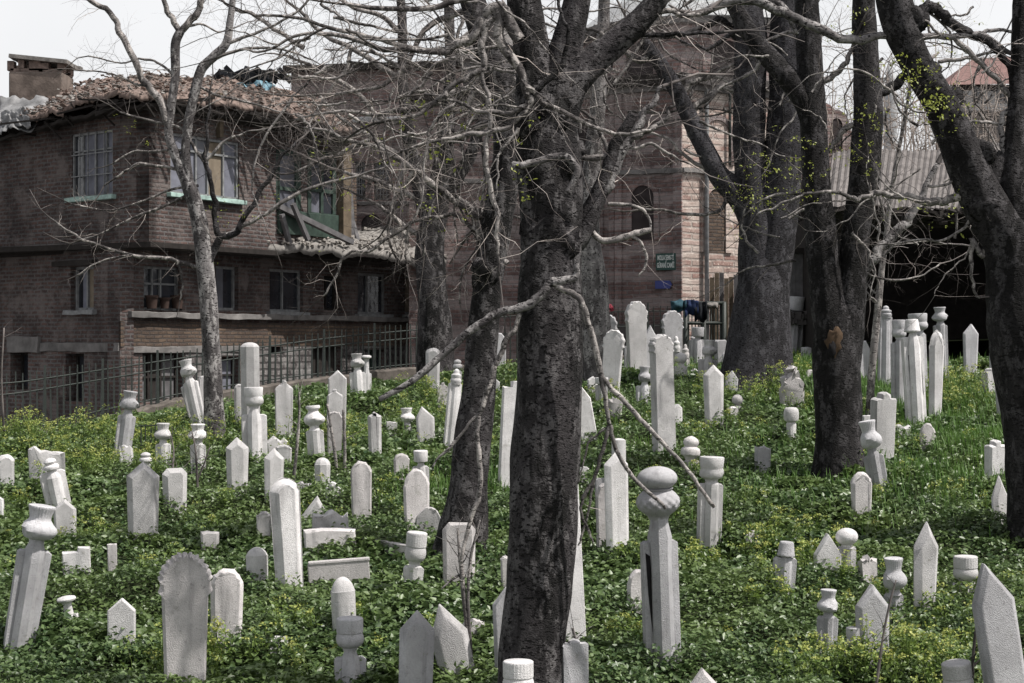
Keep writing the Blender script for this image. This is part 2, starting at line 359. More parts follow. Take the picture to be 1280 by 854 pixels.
gc = leaves('ground_cover', X, Y, Z, sz, .45, M_leaf); tag(gc, 'low mat of small dark green leaves covering the sloping graveyard', 'ground cover', kind='stuff')

def blades(name, patches, per, h, mat, label, cat):
    V = []; 
    for (px, py, rx, ry, dens) in patches:
        Yc = hit(px, py); c = P(px, py, Yc); m = int(per * dens)
        x = c.x + nr.normal(0, rx, m); y = c.y + nr.normal(0, ry, m); ok = inside(x, y); x = x[ok]; y = y[ok]; m = len(x); z = gcover(x, y) - .08
        hh = h * nr.uniform(.5, 1.1, m); az = nr.uniform(0, 2 * math.pi, m); ln = nr.uniform(.1, .55, m) * hh; w_ = .006 * (1 + 0 * hh)
        dx = np.cos(az); dy = np.sin(az); A = np.stack([x, y, z], -1); S = np.stack([-dy, dx, 0 * dx], -1) * w_[:, None]
        B = A + np.stack([dx * ln * .4, dy * ln * .4, hh * .65], -1); T = A + np.stack([dx * ln, dy * ln, hh], -1)
        V.append(np.stack([A - S, A + S, B + S * .8, B - S * .8, T], 1))
    V = np.concatenate(V); n = len(V); i = np.arange(n) * 5
    T = np.stack([np.stack([i, i + 1, i + 2], -1), np.stack([i, i + 2, i + 3], -1), np.stack([i + 3, i + 2, i + 4], -1)], 1).reshape(-1, 3)
    return tag(npmesh(name, V.reshape(-1, 3), T, mat), label, cat, kind='stuff')
blades('grass', [(1030, 452, 1.0, .9, 1.6), (1105, 500, .7, 1.2, 1.6), (1100, 470, .6, .8, 1), (1190, 600, 1.2, .7, .5), (1230, 560, .6, .8, .4), (600, 330 + 270, .5, .5, .3), (1180, 520, 1, 1, .5),
                 (470, 520, 2.5, 1.5, .25), (980, 640, 2, 1, .15), (900, 560, 1.5, 1, .2), (700, 480, 3, 1.2, .4)], 2600, .24, M_grass, 'tufts of long fresh green grass among the stones', 'grass')

# yellow-green flowering weeds: stems, feathery leaves and flat flower heads in drifts
def weeds(patches):
    tb = Tubes(); lx, fx = [], []
    for (px, py, rx, ry, cnt, hh) in patches:
        Yc = hit(px, py); c = P(px, py, Yc)
        for _ in range(int(cnt * .72)):
            x = c.x + rng.gauss(0, rx); y = c.y + rng.gauss(0, ry)
            if not inside(x, y): continue
            z = float(gcover(x, y)); h = hh * rng.uniform(.5, 1.15)
            for b in range(rng.randint(1, 3)):
                a = rng.uniform(0, 6.28); d = rng.uniform(.03, .16) * h / .3
                top = (x + math.cos(a) * d, y + math.sin(a) * d, z + h * rng.uniform(.65, 1))
                tb.add([(x, y, z - .1), (x + math.cos(a) * d * .3, y + math.sin(a) * d * .3, z + h * .4), top], [.0045, .0035, .002], 3)
                for _ in range(16):
                    t = rng.random(); lx.append((x + (top[0] - x) * t + rng.gauss(0, .05), y + (top[1] - y) * t + rng.gauss(0, .05), z + (top[2] - z) * t * .85 + rng.gauss(0, .02)))
                R = rng.uniform(.025, .055)
                for _ in range(14): fx.append((top[0] + rng.gauss(0, R * .6), top[1] + rng.gauss(0, R * .6), top[2] + rng.gauss(0, R * .3)))
    root = tag(tb.build('flowering_weeds', M_weed), 'drifts of yellow-green flowering weeds standing above the leafy ground cover', 'weeds', kind='stuff')
    A = np.array(lx); o = leaves('weed_leaves', A[:, 0], A[:, 1], A[:, 2], .032 + .02 * nr.random(len(A)), .6, M_weed, .5); o.parent = root; tag(o, kind='stuff')
    A = np.array(fx); o = leaves('flower_heads', A[:, 0], A[:, 1], A[:, 2], .014 + .012 * nr.random(len(A)), .7, M_umbel, .9); o.parent = root; tag(o, kind='stuff')
weeds([(40, 560, .6, .8, 60, .34), (110, 560, .7, 1.0, 90, .32), (150, 590, .5, .6, 50, .3), (25, 535, .5, .5, 40, .4), (30, 640, .4, .4, 14, .22), (120, 660, .8, .6, 26, .2),
       (230, 550, .5, .5, 26, .3), (270, 556, .5, .5, 22, .3), (430, 555, .35, .6, 40, .32), (395, 545, .3, .4, 14, .3), (560, 520, .5, .8, 50, .34), (590, 560, .4, .8, 20, .25), (530, 500, .5, .5, 16, .3),
       (940, 492, .5, .7, 50, .34), (900, 500, .6, .5, 16, .25), (965, 478, .5, .6, 40, .36), (1010, 510, .8, .8, 26, .25), (1195, 500, .35, .8, 60, .42), (1225, 515, .4, .6, 26, .3), (880, 545, .6, .6, 20, .25),
       (230, 820, .28, .3, 26, .36), (310, 830, .4, .35, 26, .26), (370, 800, .4, .3, 12, .2), (1100, 848, .35, .3, 40, .3), (1050, 850, .3, .25, 22, .26), (1185, 845, .3, .3, 20, .3), (1150, 760, .35, .5, 20, .3),
       (960, 700, .6, .6, 36, .24), (900, 700, .5, .5, 22, .22), (1000, 690, .4, .4, 22, .24), (860, 640, .5, .6, 18, .2), (1150, 620, .5, .5, 18, .24), (960, 750, .5, .4, 14, .2), (755, 510, .3, .5, 14, .22),
       (100, 740, .9, .6, 14, .18), (700, 600, 2, 2, 20, .2), (480, 620, 1.4, 1.2, 24, .2), (840, 815, .2, .2, 8, .2), (1120, 560, .6, .5, 16, .28), (640, 470, 1.2, 1, 20, .25)])

# ------------------------------------------------------------------ gravestones
def outline(kind, w, wb, H, ph=None, pk=0.0, lobes=9, seed=0):
    a = w / 2; b = wb / 2; zb = -.42; R = random.Random(seed)
    base = [(-b, zb), (b, zb)]
    if kind == 'pointed':
        ph = ph or .42 * w; return base + [(a, H - ph), (pk * w, H), (-a, H - ph)]
    if kind == 'ogee':
        ph = ph or .55 * w; z = H - ph
        r = [(1, 0), (.9, .22), (.62, .42), (.36, .56), (.22, .70), (.24, .82), (.14, .95), (0, 1)]
        return base + [(x * a, z + y * ph) for x, y in r] + [(-x * a, z + y * ph) for x, y in r[-2::-1]]
    if kind in ('round', 'arch'):
        ph = ph or (.48 if kind == 'round' else .8) * w; z = H - ph; e = 1.0 if kind == 'round' else 1.25
        return base + [(a * math.cos(t), z + ph * max(0, math.sin(t)) ** e) for t in np.linspace(0, math.pi, 15)]
    if kind == 'flat':
        ph = ph or .12 * w; return base + [(a, H - ph), (a * .62, H), (-a * .62, H), (-a, H - ph)]
    if kind == 'block':
        ph = ph or .06 * w; return base + [(a, H - ph * R.random()), (a * .3, H - ph * R.random()), (-a * .3, H), (-a, H - ph * R.random())]
    if kind == 'scallop':
        ph = ph or .55 * w; z = H - ph; out = []
        m = lobes * 4
        for i in range(m + 1):
            t = math.pi * i / m; bump_ = .045 * w * abs(math.sin(lobes * t))
            x = a * math.cos(t); y = ph * max(0, math.sin(t)) ** 1.15
            x *= 1 - .0; out.append((x + bump_ * math.cos(t), z + y * .93 + bump_ * math.sin(t)))
        return base + [(a * .93, z - .5 * ph), (a * 1.07, z - .38 * ph), (a * .97, z - .2 * ph)] + out + [(-a * .97, z - .2 * ph), (-a * 1.07, z - .38 * ph), (-a * .93, z - .5 * ph)]
    if kind == 'shoulder':
        ph = ph or .45 * w; c = .42 * a; return base + [(a, H - ph), (a * .85, H - ph * .8), (c, H - ph * .8), (c * .95, H - ph * .25), (pk * w, H), (-c * .95, H - ph * .25), (-c, H - ph * .8), (-a * .85, H - ph * .8), (-a, H - ph)]
    if kind == 'step':
        ph = ph or .3 * w; return base + [(a, H), (.1 * a, H), (.1 * a, H - ph), (-a, H - ph)]
    if kind == 'broken':
        ph = ph or .5 * w; k = 7; return base + [(a * (1 - 2 * i / k), H - ph * R.random() * (.55 if i % 2 else .35) - (ph * abs(i - k * (.5 + pk)) / k)) for i in range(k + 1)]
    raise ValueError(kind)
def inset(pts, d):
    n = len(pts); out = []
    for i in range(n):
        p0 = Vector(pts[i - 1]); p1 = Vector(pts[i]); p2 = Vector(pts[(i + 1) % n])
        a = (p1 - p0).normalized(); b = (p2 - p1).normalized(); n1 = Vector((-a.y, a.x)); n2 = Vector((-b.y, b.x)); m = n1 + n2
        if m.length < 1e-3: m = n1
        m.normalize(); c = max(.45, m.dot(n1)); q = p1 + m * d / c
        if i < 2: q.y = p1.y
        out.append(q)
    return out
def slab_bm(pts, t, ch, chy, bm=None, y0=0, rough=0, seed=0):
    bm = bm or bmesh.new()
    if len(pts) > 22:
        w2 = max(x for x, z in pts); ins = [Vector((x * (1 - ch / w2), z - ch * max(0, min(1, (z + .2) * 3)))) for x, z in pts]; back_i = [(q.x * .5 + p[0] * .5, q.y * .5 + p[1] * .5) for p, q in zip(pts, ins)]
    else: ins = inset(pts, ch); back_i = inset(pts, ch * .35)
    r1 = [bm.verts.new((x, y0 + t / 2, z)) for x, z in back_i]
    r15 = [bm.verts.new((x, y0 + t / 2 - chy * .4, z)) for x, z in pts]
    r2 = [bm.verts.new((x, y0 - t / 2 + chy, z)) for x, z in pts]; r3 = [bm.verts.new((p.x, y0 - t / 2, p.y)) for p in ins]
    n = len(pts)
    for A, B in ((r3, r2), (r2, r15), (r15, r1)):
        for i in range(n):
            j = (i + 1) % n; bm.faces.new((A[i], A[j], B[j], B[i]))
    bm.faces.new(r3); bm.faces.new(list(reversed(r1)))
    if rough:
        R = random.Random(seed)
        for v in bm.verts: v.co += Vector((R.gauss(0, rough), R.gauss(0, rough), R.gauss(0, rough) if v.co.z > 0 else 0))
    return bm
def lathe_bm(prof, seg=28, bm=None, mod=None, c=(0, 0), sx=1, sy=1):
    bm = bm or bmesh.new(); rings = []
    for (r, z) in prof:
        if r < 1e-5: rings.append([bm.verts.new((c[0], c[1], z))]); continue
        ring = []
        for i in range(seg):
            a = 2 * math.pi * (i + .5) / seg; rr = r * (mod(a, z) if mod else 1)
            ring.append(bm.verts.new((c[0] + rr * math.cos(a) * sx, c[1] + rr * math.sin(a) * sy, z)))
        rings.append(ring)
    for A, B in zip(rings, rings[1:]):
        if len(A) == 1 and len(B) == 1: continue
        if len(A) == 1: [bm.faces.new((A[0], B[(i + 1) % seg], B[i])) for i in range(seg)]
        elif len(B) == 1: [bm.faces.new((A[i], A[(i + 1) % seg], B[0])) for i in range(seg)]
        else: [bm.faces.new((A[i], A[(i + 1) % seg], B[(i + 1) % seg], B[i])) for i in range(seg)]
    if len(rings[0]) > 1: bm.faces.new(rings[0][::-1])
    if len(rings[-1]) > 1: bm.faces.new(rings[-1])
    return bm
def turban_bm(kind, R, h, z0, seed=0):
    """carved headgear of radius R and height h, starting at z0"""
    cz = lambda lst: [(r * R, z0 + z * h) for r, z in lst]
    ph0 = seed * 1.7
    if kind == 'kavuk':      # swelling turban with a waist and a flaring fluted crown
        def mod(a, z):
            t = (z - z0) / h
            if .04 < t < .56: return 1 + .10 * math.tanh(7 * math.sin(a + t * 5.5 + ph0)) * math.sin((t - .04) / .52 * math.pi)
            if t > .66 and t < .99: return 1 + .03 * math.cos(24 * a)
            return 1
        return lathe_bm(cz([(.40, -.08), (.44, .02), (.78, .08), (.95, .18), (1.0, .28), (.97, .38), (.86, .48), (.70, .56), (.62, .62), (.62, .68), (.66, .78), (.73, .90), (.78, .965), (.76, .99), (.68, 1.0), (0, .985)]), 72, mod=mod)
    if kind == 'fez':
        def mod(a, z):
            t = (z - z0) / h; return 1 + (.06 * math.tanh(5 * math.sin(a + t * 4 + ph0)) * math.sin(t / .5 * math.pi) if .0 < t < .5 else 0)
        return lathe_bm(cz([(.5, -.1), (.55, .0), (.80, .06), (.94, .16), (.97, .30), (.93, .42), (.90, .50), (.94, .54), (.97, .75), (1.0, .93), (.97, .985), (.9, 1.0), (0, .99)]), 48, mod=mod)
    if kind == 'fluted':
        def mod(a, z):
            t = (z - z0) / h; return 1 + (.022 * math.cos(26 * a) if .52 < t < .97 else 0)
        return lathe_bm(cz([(.5, -.1), (.55, .0), (.80, .05), (.96, .16), (1.0, .27), (.98, .38), (.92, .46), (.90, .49), (.95, .51), (.95, .53), (.95, .75), (.95, .93), (.95, .965), (.90, .99), (.86, 1.0), (0, .995)]), 78, mod=mod)
    if kind == 'plainfez': return lathe_bm(cz([(.55, -.05), (.7, .0), (.93, .03), (.97, .10), (.95, .5), (1.0, .92), (.97, .98), (.9, 1.0), (0, .99)]), 36)
    if kind == 'conefez': return lathe_bm(cz([(.55, -.05), (.8, .0), (1.0, .03), (1.02, .12), (.97, .16), (.82, .85), (.78, .95), (.70, 1.0), (0, .99)]), 36)
    if kind == 'grand':      # egg shaped cap over a cross-wrapped turban
        def mod(a, z):
            t = (z - z0) / h
            if .03 < t < .52: return 1 + .022 * (math.sin(13 * a + t * 34) + math.sin(13 * a - t * 34)) * math.sin((t - .03) / .49 * math.pi)
            return 1
        return lathe_bm(cz([(.45, -.06), (.5, .0)] + [(.5 + .50 * math.sin(t * math.pi / 1.06) ** .75, .02 + .5 * t) for t in np.linspace(.04, 1, 22)] + [(.66, .53), (.72, .56)] +
                           [(.93 * math.cos(t), .76 + .24 * math.sin(t)) for t in np.linspace(-.9, math.pi / 2 - .08, 14)] + [(0, 1)]), 104, mod=mod)
    if kind == 'ball': return lathe_bm(cz([(.45, -.15), (.5, 0)] + [(max(.5, 1.0 * math.cos(t)) if t < -1 else math.cos(t), .5 + .5 * math.sin(t)) for t in np.linspace(-1.05, math.pi / 2 - .06, 14)] + [(0, 1)]), 32)
    if kind == 'pebble': return lathe_bm(cz([(.45, -.15), (.6, 0), (.9, .08), (1, .28), (1, .62), (.9, .85), (.65, .97), (0, 1)]), 28)
    if kind == 'mushroom': # wide lower bulb, narrow neck, flat disc
        return lathe_bm(cz([(.42, -.05), (.5, .04), (.85, .14), (1.0, .28), (.98, .38), (.82, .50), (.58, .62), (.46, .72), (.50, .80), (.66, .86), (.68, .95), (.62, 1.0), (0, 1.0)]), 36,
                        mod=lambda a, z: 1 + (.06 * math.tanh(5 * math.sin(a + (z - z0) / h * 5)) if .1 < (z - z0) / h < .5 else 0))
    if kind == 'disc': return lathe_bm(cz([(.5, -.2), (.5, .1), (.42, .5), (.55, .66), (.95, .76), (1, .85), (.9, .94), (.5, 1.0), (0, 1)]), 32)
    if kind == 'knob': return lathe_bm(cz([(.5, -.1), (.55, .0), (.95, .12), (1, .28), (.9, .42), (.6, .5), (.72, .58), (.8, .70), (.7, .84), (.35, .95), (0, 1)]), 32)
    if kind == 'rings': return lathe_bm(cz([(.9, -.1), (.9, .0), (1, .08), (1, .24), (.86, .3), (.84, .36), (.92, .42), (.92, .56), (.6, .64), (.5, .72), (.52, .82), (.3, .95), (0, 1)]), 32)
    raise ValueError(kind)
STONES = []
def place(o, xb, yb, lean, yaw, pitch, Yd):
    p = P(xb, yb, Yd); o.location = p
    o.rotation_euler = (pitch, lean, yaw)
GRP = dict(pointed='pointed marble gravestones', ogee='pointed marble gravestones', arch='round-topped marble gravestones', round='round-topped marble gravestones', scallop='scalloped gravestones')
MAT = dict(m=M_marble, r=M_rough, g=M_greymarble)
def G(kind, xb, yb, xt, yt, w, label, **o):
    """one gravestone: foot and head pixel, width in pixels, measured on the photograph and set at its own distance on the slope"""
    Yd = o.get('Y') or hit(xb, yb); s = Yd / F; seed = len(STONES) + 3; R = random.Random(seed)
    lean = math.atan2(xt - xb, yb - yt); H = math.hypot(xt - xb, yb - yt) * s; W = w * s
    yaw = math.radians(o.get('yaw', R.uniform(6, 22))); pitch = math.radians(o.get('pitch', R.uniform(-3, 3)))
    mat = MAT[o.get('m', 'm')]; t = o.get('t', .30) * W; t = max(.07, t)
    STONES.append((kind, xb, yb))
    if kind in ('pointed', 'ogee', 'round', 'arch', 'flat', 'scallop', 'shoulder', 'broken', 'block', 'step'):
        pts = outline(kind, W, o.get('wb', .84) * W, H, ph=o['ph'] * W if 'ph' in o else None, pk=o.get('pk', 0), lobes=o.get('lobes', 9), seed=seed)
        ch = o.get('ch', .10 if kind in ('pointed', 'round', 'arch') else .04) * W
        bm = slab_bm(pts, t, ch, o.get('chy', 1.0 if kind != 'scallop' else 1.5) * max(ch, .012), rough=o.get('rough', .004 if kind != 'broken' else .012), seed=seed)
        nm = {'pointed': 'pointed_gravestone', 'ogee': 'finial_gravestone', 'round': 'round_gravestone', 'arch': 'arched_gravestone', 'flat': 'flat_top_gravestone', 'scallop': 'scalloped_gravestone',
              'shoulder': 'shouldered_gravestone', 'broken': 'broken_gravestone', 'block': 'stone_block', 'step': 'stepped_gravestone'}[kind]
        ob = bobj(nm, bm, mat, bevel=.010, smooth=35)
        place(ob, xb, yb, lean, yaw, pitch, Yd)
        tag(ob, label, 'gravestone' if kind not in ('block',) else 'stone block', GRP.get(kind, 'plain marble gravestones')); return ob
    if kind == 'pillar':
        seg = o.get('seg', 8); dome = o.get('dome', .5) * W; r = W / 2; b = o.get('wb', .86)
        prof = [(r * b, -.42), (r, H - dome), (r * 1.01, H - dome + .01)] + [(r * math.cos(a) * .98, H - dome + dome * math.sin(a) ** o.get('e', 1.0)) for a in np.linspace(.15, 1.35, 6)] + [(0, H)]
        ob = bobj('pillar_gravestone', lathe_bm(prof, seg, sy=o.get('sy', .8)), mat, smooth=40 if seg > 12 else 20, bevel=.008 if seg < 12 else 0)
        place(ob, xb, yb, lean, yaw, pitch, Yd); return tag(ob, label, 'gravestone', 'pillar gravestones')
    # turbaned stones: kind = headgear; body w wide with shoulders th below the top
    tw = o.get('tw', w) * s; th = o.get('th', tw / s * 1.2) * s; nk = o.get('nk', .35 * th / s) * s
    root = empty('turban_gravestone', P(xb, yb, Yd), label, 'gravestone', 'gravestones with carved turbans')
    root.rotation_euler = (pitch, lean, yaw)
    zsh = H - th - nk; nw = tw * .5 * o.get('nf', 1.0)
    bm = bmesh.new()
    body = o.get('body', 'wing'); b = o.get('wb', .85)
    if body != 'none' and zsh > -.3:
        a = W / 2; pts = [(-a * b, -.42), (a * b, -.42), (a, zsh), (a * .80, zsh + .02), (-a * .80, zsh + .02), (-a, zsh)]
        slab_bm(pts, max(.07, W * .26), .02 * W, .02 * W, bm, y0=.06 * W, rough=.002, seed=seed)
        r = min(W * .27, nw * .85)
        lathe_bm([(r * b * 1.25, -.42), (r * 1.12, max(-.2, zsh * .9)), (nw * .60, zsh + nk * .25), (nw * .44, zsh + nk * .75), (nw * .46, H - th + .05 * th)], 8, bm, c=(0, -.04 * W))
    else:
        lathe_bm([(W / 2 * b, -.42), (W / 2, H - th - nk * .6), (nw * .5, H - th - nk * .2), (nw * .5, H - th + .05 * th)], 10, bm)
    bobj('shaft', bm, mat, root, smooth=30, bevel=.008)
    tb = turban_bm(kind, tw / 2, th, H - th, seed); tt = math.radians(o.get('tt', 0))
    if tt: bmesh.ops.rotate(tb, verts=tb.verts, cent=(0, 0, H - th), matrix=Matrix.Rotation(tt, 3, 'Y'))
    bobj('turban', tb, mat, root, smooth=45)
    if o.get('streak'):                         # black weathering crust in the groove beside the shaft
        a = W / 2; yf = .06 * W - max(.07, W * .26) / 2 - .004
        cr_ = bmesh.new()
        for sx, zt_, zb_, w1 in o['streak']:
            q = [(sx, zt_), (sx + w1, zt_ - .03), (sx + w1 * 1.3, zt_ * .55 + zb_ * .45), (sx + w1 * 1.5, zb_), (sx + w1 * 1.0, zb_ + .04), (sx + w1 * .35, zt_ * .5 + zb_ * .5)]
            f = cr_.faces.new([cr_.verts.new((x * a, yf, z * zsh)) for x, z in q]); r_ = bmesh.ops.extrude_face_region(cr_, geom=[f]); bmesh.ops.translate(cr_, verts=[v for v in r_['geom'] if isinstance(v, bmesh.types.BMVert)], vec=(0, .003, 0))
        bobj('black_crust', cr_, M_crust_hollow, root)
    return root
# ------------------------------------------------------------------ walls built from plan lines and openings
class Wall:
    """vertical wall from A to B (xy), seen side on the right hand of A->B when looking down is the outside"""
    def __init__(s, A, B, th=.35):
        s.A = Vector((A[0], A[1], 0)); s.B = Vector((B[0], B[1], 0)); s.d = (s.B - s.A).normalized(); s.L = (s.B - s.A).length
        s.n = Vector((s.d.y, -s.d.x, 0)); s.th = th
    def uv(s, px, py):
        # sight line of a pixel cut with the wall plane
        k = (px - 640) / F; den = s.d.x - k * s.d.y; u = (k * s.A.y - s.A.x) / den; Y = s.A.y + u * s.d.y
        return u, (427 - py) / F * Y
    def rect(s, x0, y0, x1, y1):
        a = s.uv(x0, y1); b = s.uv(x1, y0); c = s.uv(x0, y0); d = s.uv(x1, y1)
        return a[0], b[0], (a[1] + d[1]) / 2, (b[1] + c[1]) / 2
    def pt(s, u, z, o=0.0): return s.A + s.d * u + s.n * o + Vector((0, 0, z))
    def build(s, name, z0, z1, mat, parent=None, holes=(), top=None, u0=0, u1=None, off=0.0, jit=.0):
        """holes: (u0,u1,z0,z1); top(u) optional top edge height"""
        u1 = u1 or s.L
        us = {u0, u1}; zs = {z0, z1}
        for h in holes: us |= {max(u0, h[0]), min(u1, h[1])}; zs |= {max(z0, h[2]), min(z1, h[3])}
        def fill(v, mx_):
            v = sorted(v); o = []
            for a, b in zip(v, v[1:]):
                if b - a < 1e-4: continue
                k = max(1, int((b - a) / mx_)); o += [a + (b - a) * i / k for i in range(k)]
            return o + [v[-1]]
        us = fill(us, .8); zs = fill(zs, 1.2)
        ok = lambda a, b: not any(h[0] - 1e-4 < (us[a] + us[a + 1]) / 2 < h[1] + 1e-4 and h[2] - 1e-4 < (zs[b] + zs[b + 1]) / 2 < h[3] + 1e-4 for h in holes)
        bm = bmesh.new(); uvl = bm.loops.layers.uv.new('UVMap'); vd = {}
        T = lambda u: top(u) if top else z1
        def V(i, j, k):
            if (i, j, k) not in vd:
                z = zs[j]
                if top: z = z0 + (z - z0) * (T(us[i]) - z0) / (z1 - z0)
                vd[i, j, k] = bm.verts.new(s.pt(us[i], z, off - k * s.th))
            return vd[i, j, k]
        def face(vs):
            f = bm.faces.new(vs)
            for lp in f.loops:
                q = lp.vert.co - s.A; lp[uvl].uv = (q.dot(s.d) + q.dot(s.n), q.z)
        nu, nz_ = len(us) - 1, len(zs) - 1; G_ = [[ok(i, j) for j in range(nz_)] for i in range(nu)]
        for i in range(nu):
            for j in range(nz_):
                if not G_[i][j]: continue
                face((V(i, j, 0), V(i + 1, j, 0), V(i + 1, j + 1, 0), V(i, j + 1, 0))); face((V(i + 1, j, 1), V(i, j, 1), V(i, j + 1, 1), V(i + 1, j + 1, 1)))
                if i == 0 or not G_[i - 1][j]: face((V(i, j, 1), V(i, j, 0), V(i, j + 1, 0), V(i, j + 1, 1)))
                if i == nu - 1 or not G_[i + 1][j]: face((V(i + 1, j, 0), V(i + 1, j, 1), V(i + 1, j + 1, 1), V(i + 1, j + 1, 0)))
                if j == 0 or not G_[i][j - 1]: face((V(i, j, 1), V(i + 1, j, 1), V(i + 1, j, 0), V(i, j, 0)))
                if j == nz_ - 1 or not G_[i][j + 1]: face((V(i, j + 1, 0), V(i + 1, j + 1, 0), V(i + 1, j + 1, 1), V(i, j + 1, 1)))
        me = bpy.data.meshes.new(name); bm.to_mesh(me); bm.free(); me.materials.append(mat); o = link(bpy.data.objects.new(name, me))
        return world_child(o, parent) if parent else o
    def slab(s, name, u0, u1, z0, z1, o0, o1, mat, parent=None, jit=0, bevel=.01):
        bm = bmesh.new(); k = max(1, int((u1 - u0) / .35)) if jit else 1; R = random.Random(int(u0 * 100) + 5)
        rings = []
        for i in range(k + 1):
            u = u0 + (u1 - u0) * i / k
            rings.append([bm.verts.new(s.pt(u, z + R.gauss(0, jit), o + R.gauss(0, jit))) for z, o in ((z0, o0), (z0, o1), (z1, o1), (z1, o0))])
        for a, b in zip(rings, rings[1:]):
            for j in range(4): bm.faces.new((a[j], a[(j + 1) % 4], b[(j + 1) % 4], b[j]))
        bm.faces.new(rings[0]); bm.faces.new(rings[-1][::-1]); o = bobj(name, bm, mat, bevel=bevel)
        return world_child(o, parent) if parent else o
    def window(s, r, parent, frame=M_greypaint, pane=M_glass, vbars=(.5,), hbars=(), fw=.06, deep=.12, sill=None, name='window', grille=None, sillw=.12, panes=None):
        u0, u1, z0, z1 = r; bm = bmesh.new(); up = s.n; o = -deep
        B = lambda ua, za, ub, zb, w_: bar(bm, s.pt(ua, za, o), s.pt(ub, zb, o), .05, w_, up=Vector((0, 0, 1))) if abs(za - zb) < 1e-6 else bar(bm, s.pt(ua, za, o), s.pt(ub, zb, o), w_, .05, up=s.n)
        h = fw / 2
        B(u0, z0 + h, u1, z0 + h, fw); B(u0, z1 - h, u1, z1 - h, fw); B(u0 + h, z0, u0 + h, z1, fw); B(u1 - h, z0, u1 - h, z1, fw)
        for v in vbars: B(u0 + (u1 - u0) * v, z0, u0 + (u1 - u0) * v, z1, fw * .8)
        for v in hbars: B(u0, z0 + (z1 - z0) * v, u1, z0 + (z1 - z0) * v, fw * .7)
        root = world_child(bobj(name, bm, frame), parent)
        cells = panes or [(0, 1, pane)]
        for a, b, m in cells:
            bm = bmesh.new(); bar(bm, s.pt(u0 + (u1 - u0) * a, (z0 + z1) / 2, o - .03), s.pt(u0 + (u1 - u0) * b, (z0 + z1) / 2, o - .03), .015, z1 - z0, up=Vector((0, 0, 1)))
            q = bobj('pane', bm, m); q.parent = root; q.matrix_parent_inverse = root.matrix_parent_inverse @ Matrix.Identity(4); q.matrix_parent_inverse = Matrix.Identity(4)
        if grille:
            bm = bmesh.new(); nv, nh = grille
            for i in range(1, nv): bar(bm, s.pt(u0 + (u1 - u0) * i / nv, z0, .02 - deep * .3), s.pt(u0 + (u1 - u0) * i / nv, z1, .02 - deep * .3), .02, .02, up=s.n)
            for i in range(1, nh): bar(bm, s.pt(u0, z0 + (z1 - z0) * i / nh, .022 - deep * .3), s.pt(u1, z0 + (z1 - z0) * i / nh, .022 - deep * .3), .02, .02)
            q = bobj('grille', bm, M_greypaint); q.parent = root
        if sill:
            q = s.slab('sill', u0 - sillw, u1 + sillw, z0 - .09, z0 + .0, -.1, .13, sill, jit=.008); q.parent = root
        return root
def scatter_bits(name, pts, sizes, mat, parent, flat=.35):
    bm = bmesh.new()
    for p, sz in zip(pts, sizes):
        M = Matrix.Translation(p) @ Matrix.Rotation(rng.uniform(0, 6.28), 4, 'Z') @ Matrix.Rotation(rng.gauss(0, .35), 4, 'X') @ Matrix.Rotation(rng.gauss(0, .35), 4, 'Y')
        box(bm, (0, 0, 0), (sz * rng.uniform(.7, 1.5), sz * rng.uniform(.5, 1), sz * flat * rng.uniform(.5, 1.3)), M)
    o = tag(bobj(name, bm, mat), kind='stuff'); return world_child(o, parent) if parent else o
def roof_sheet(name, eave, ridge, mat, parent, th=.16, nu=60, nv=16, rip=.035, noise=.10, seed=1):
    """broken roof surface between an eave line and a ridge line (lists of world points)"""
    E = crom([tuple(p) for p in eave], 12); R = crom([tuple(p) for p in ridge], 12)
    E = E[np.linspace(0, len(E) - 1, nu).astype(int)]; R = R[np.linspace(0, len(R) - 1, nu).astype(int)]
    V = []; 
    for j in range(nv):
        t = j / (nv - 1); L_ = E * (1 - t) + R * t; x = np.arange(nu)
        z = L_[:, 2] + noise * (vnoise(x * .35 + seed, np.full(nu, t * 5.0), seed) - .5) * 2 + noise * .6 * (vnoise(x * .9, np.full(nu, t * 13.0), seed + 3) - .5) + rip * (x % 2)
        q = L_.copy(); q[:, 2] = z
        if j == 0: q[:, 1] -= .10 * (vnoise(x * .8, x * 0.0, seed + 9) - .3)
        V.append(q)
    top = np.array(V); bot = top.copy(); bot[:, :, 2] -= th; A = np.concatenate([top.reshape(-1, 3), bot.reshape(-1, 3)]); n = nu * nv; Q = []
    for j in range(nv - 1):
        for i in range(nu - 1):
            a = j * nu + i; Q.append((a, a + 1, a + nu + 1, a + nu)); Q.append((a + n, a + nu + n, a + nu + 1 + n, a + 1 + n))
    for i in range(nu - 1): Q.append((i, i + n, i + 1 + n, i + 1)); a = (nv - 1) * nu + i; Q.append((a, a + 1, a + 1 + n, a + n))
    for j in range(nv - 1): a = j * nu; Q.append((a, a + nu, a + nu + n, a + n)); a = j * nu + nu - 1; Q.append((a, a + n, a + nu + n, a + nu))
    o = npmesh(name, A, Q, mat)
    if parent: world_child(o, parent)
    return o, top
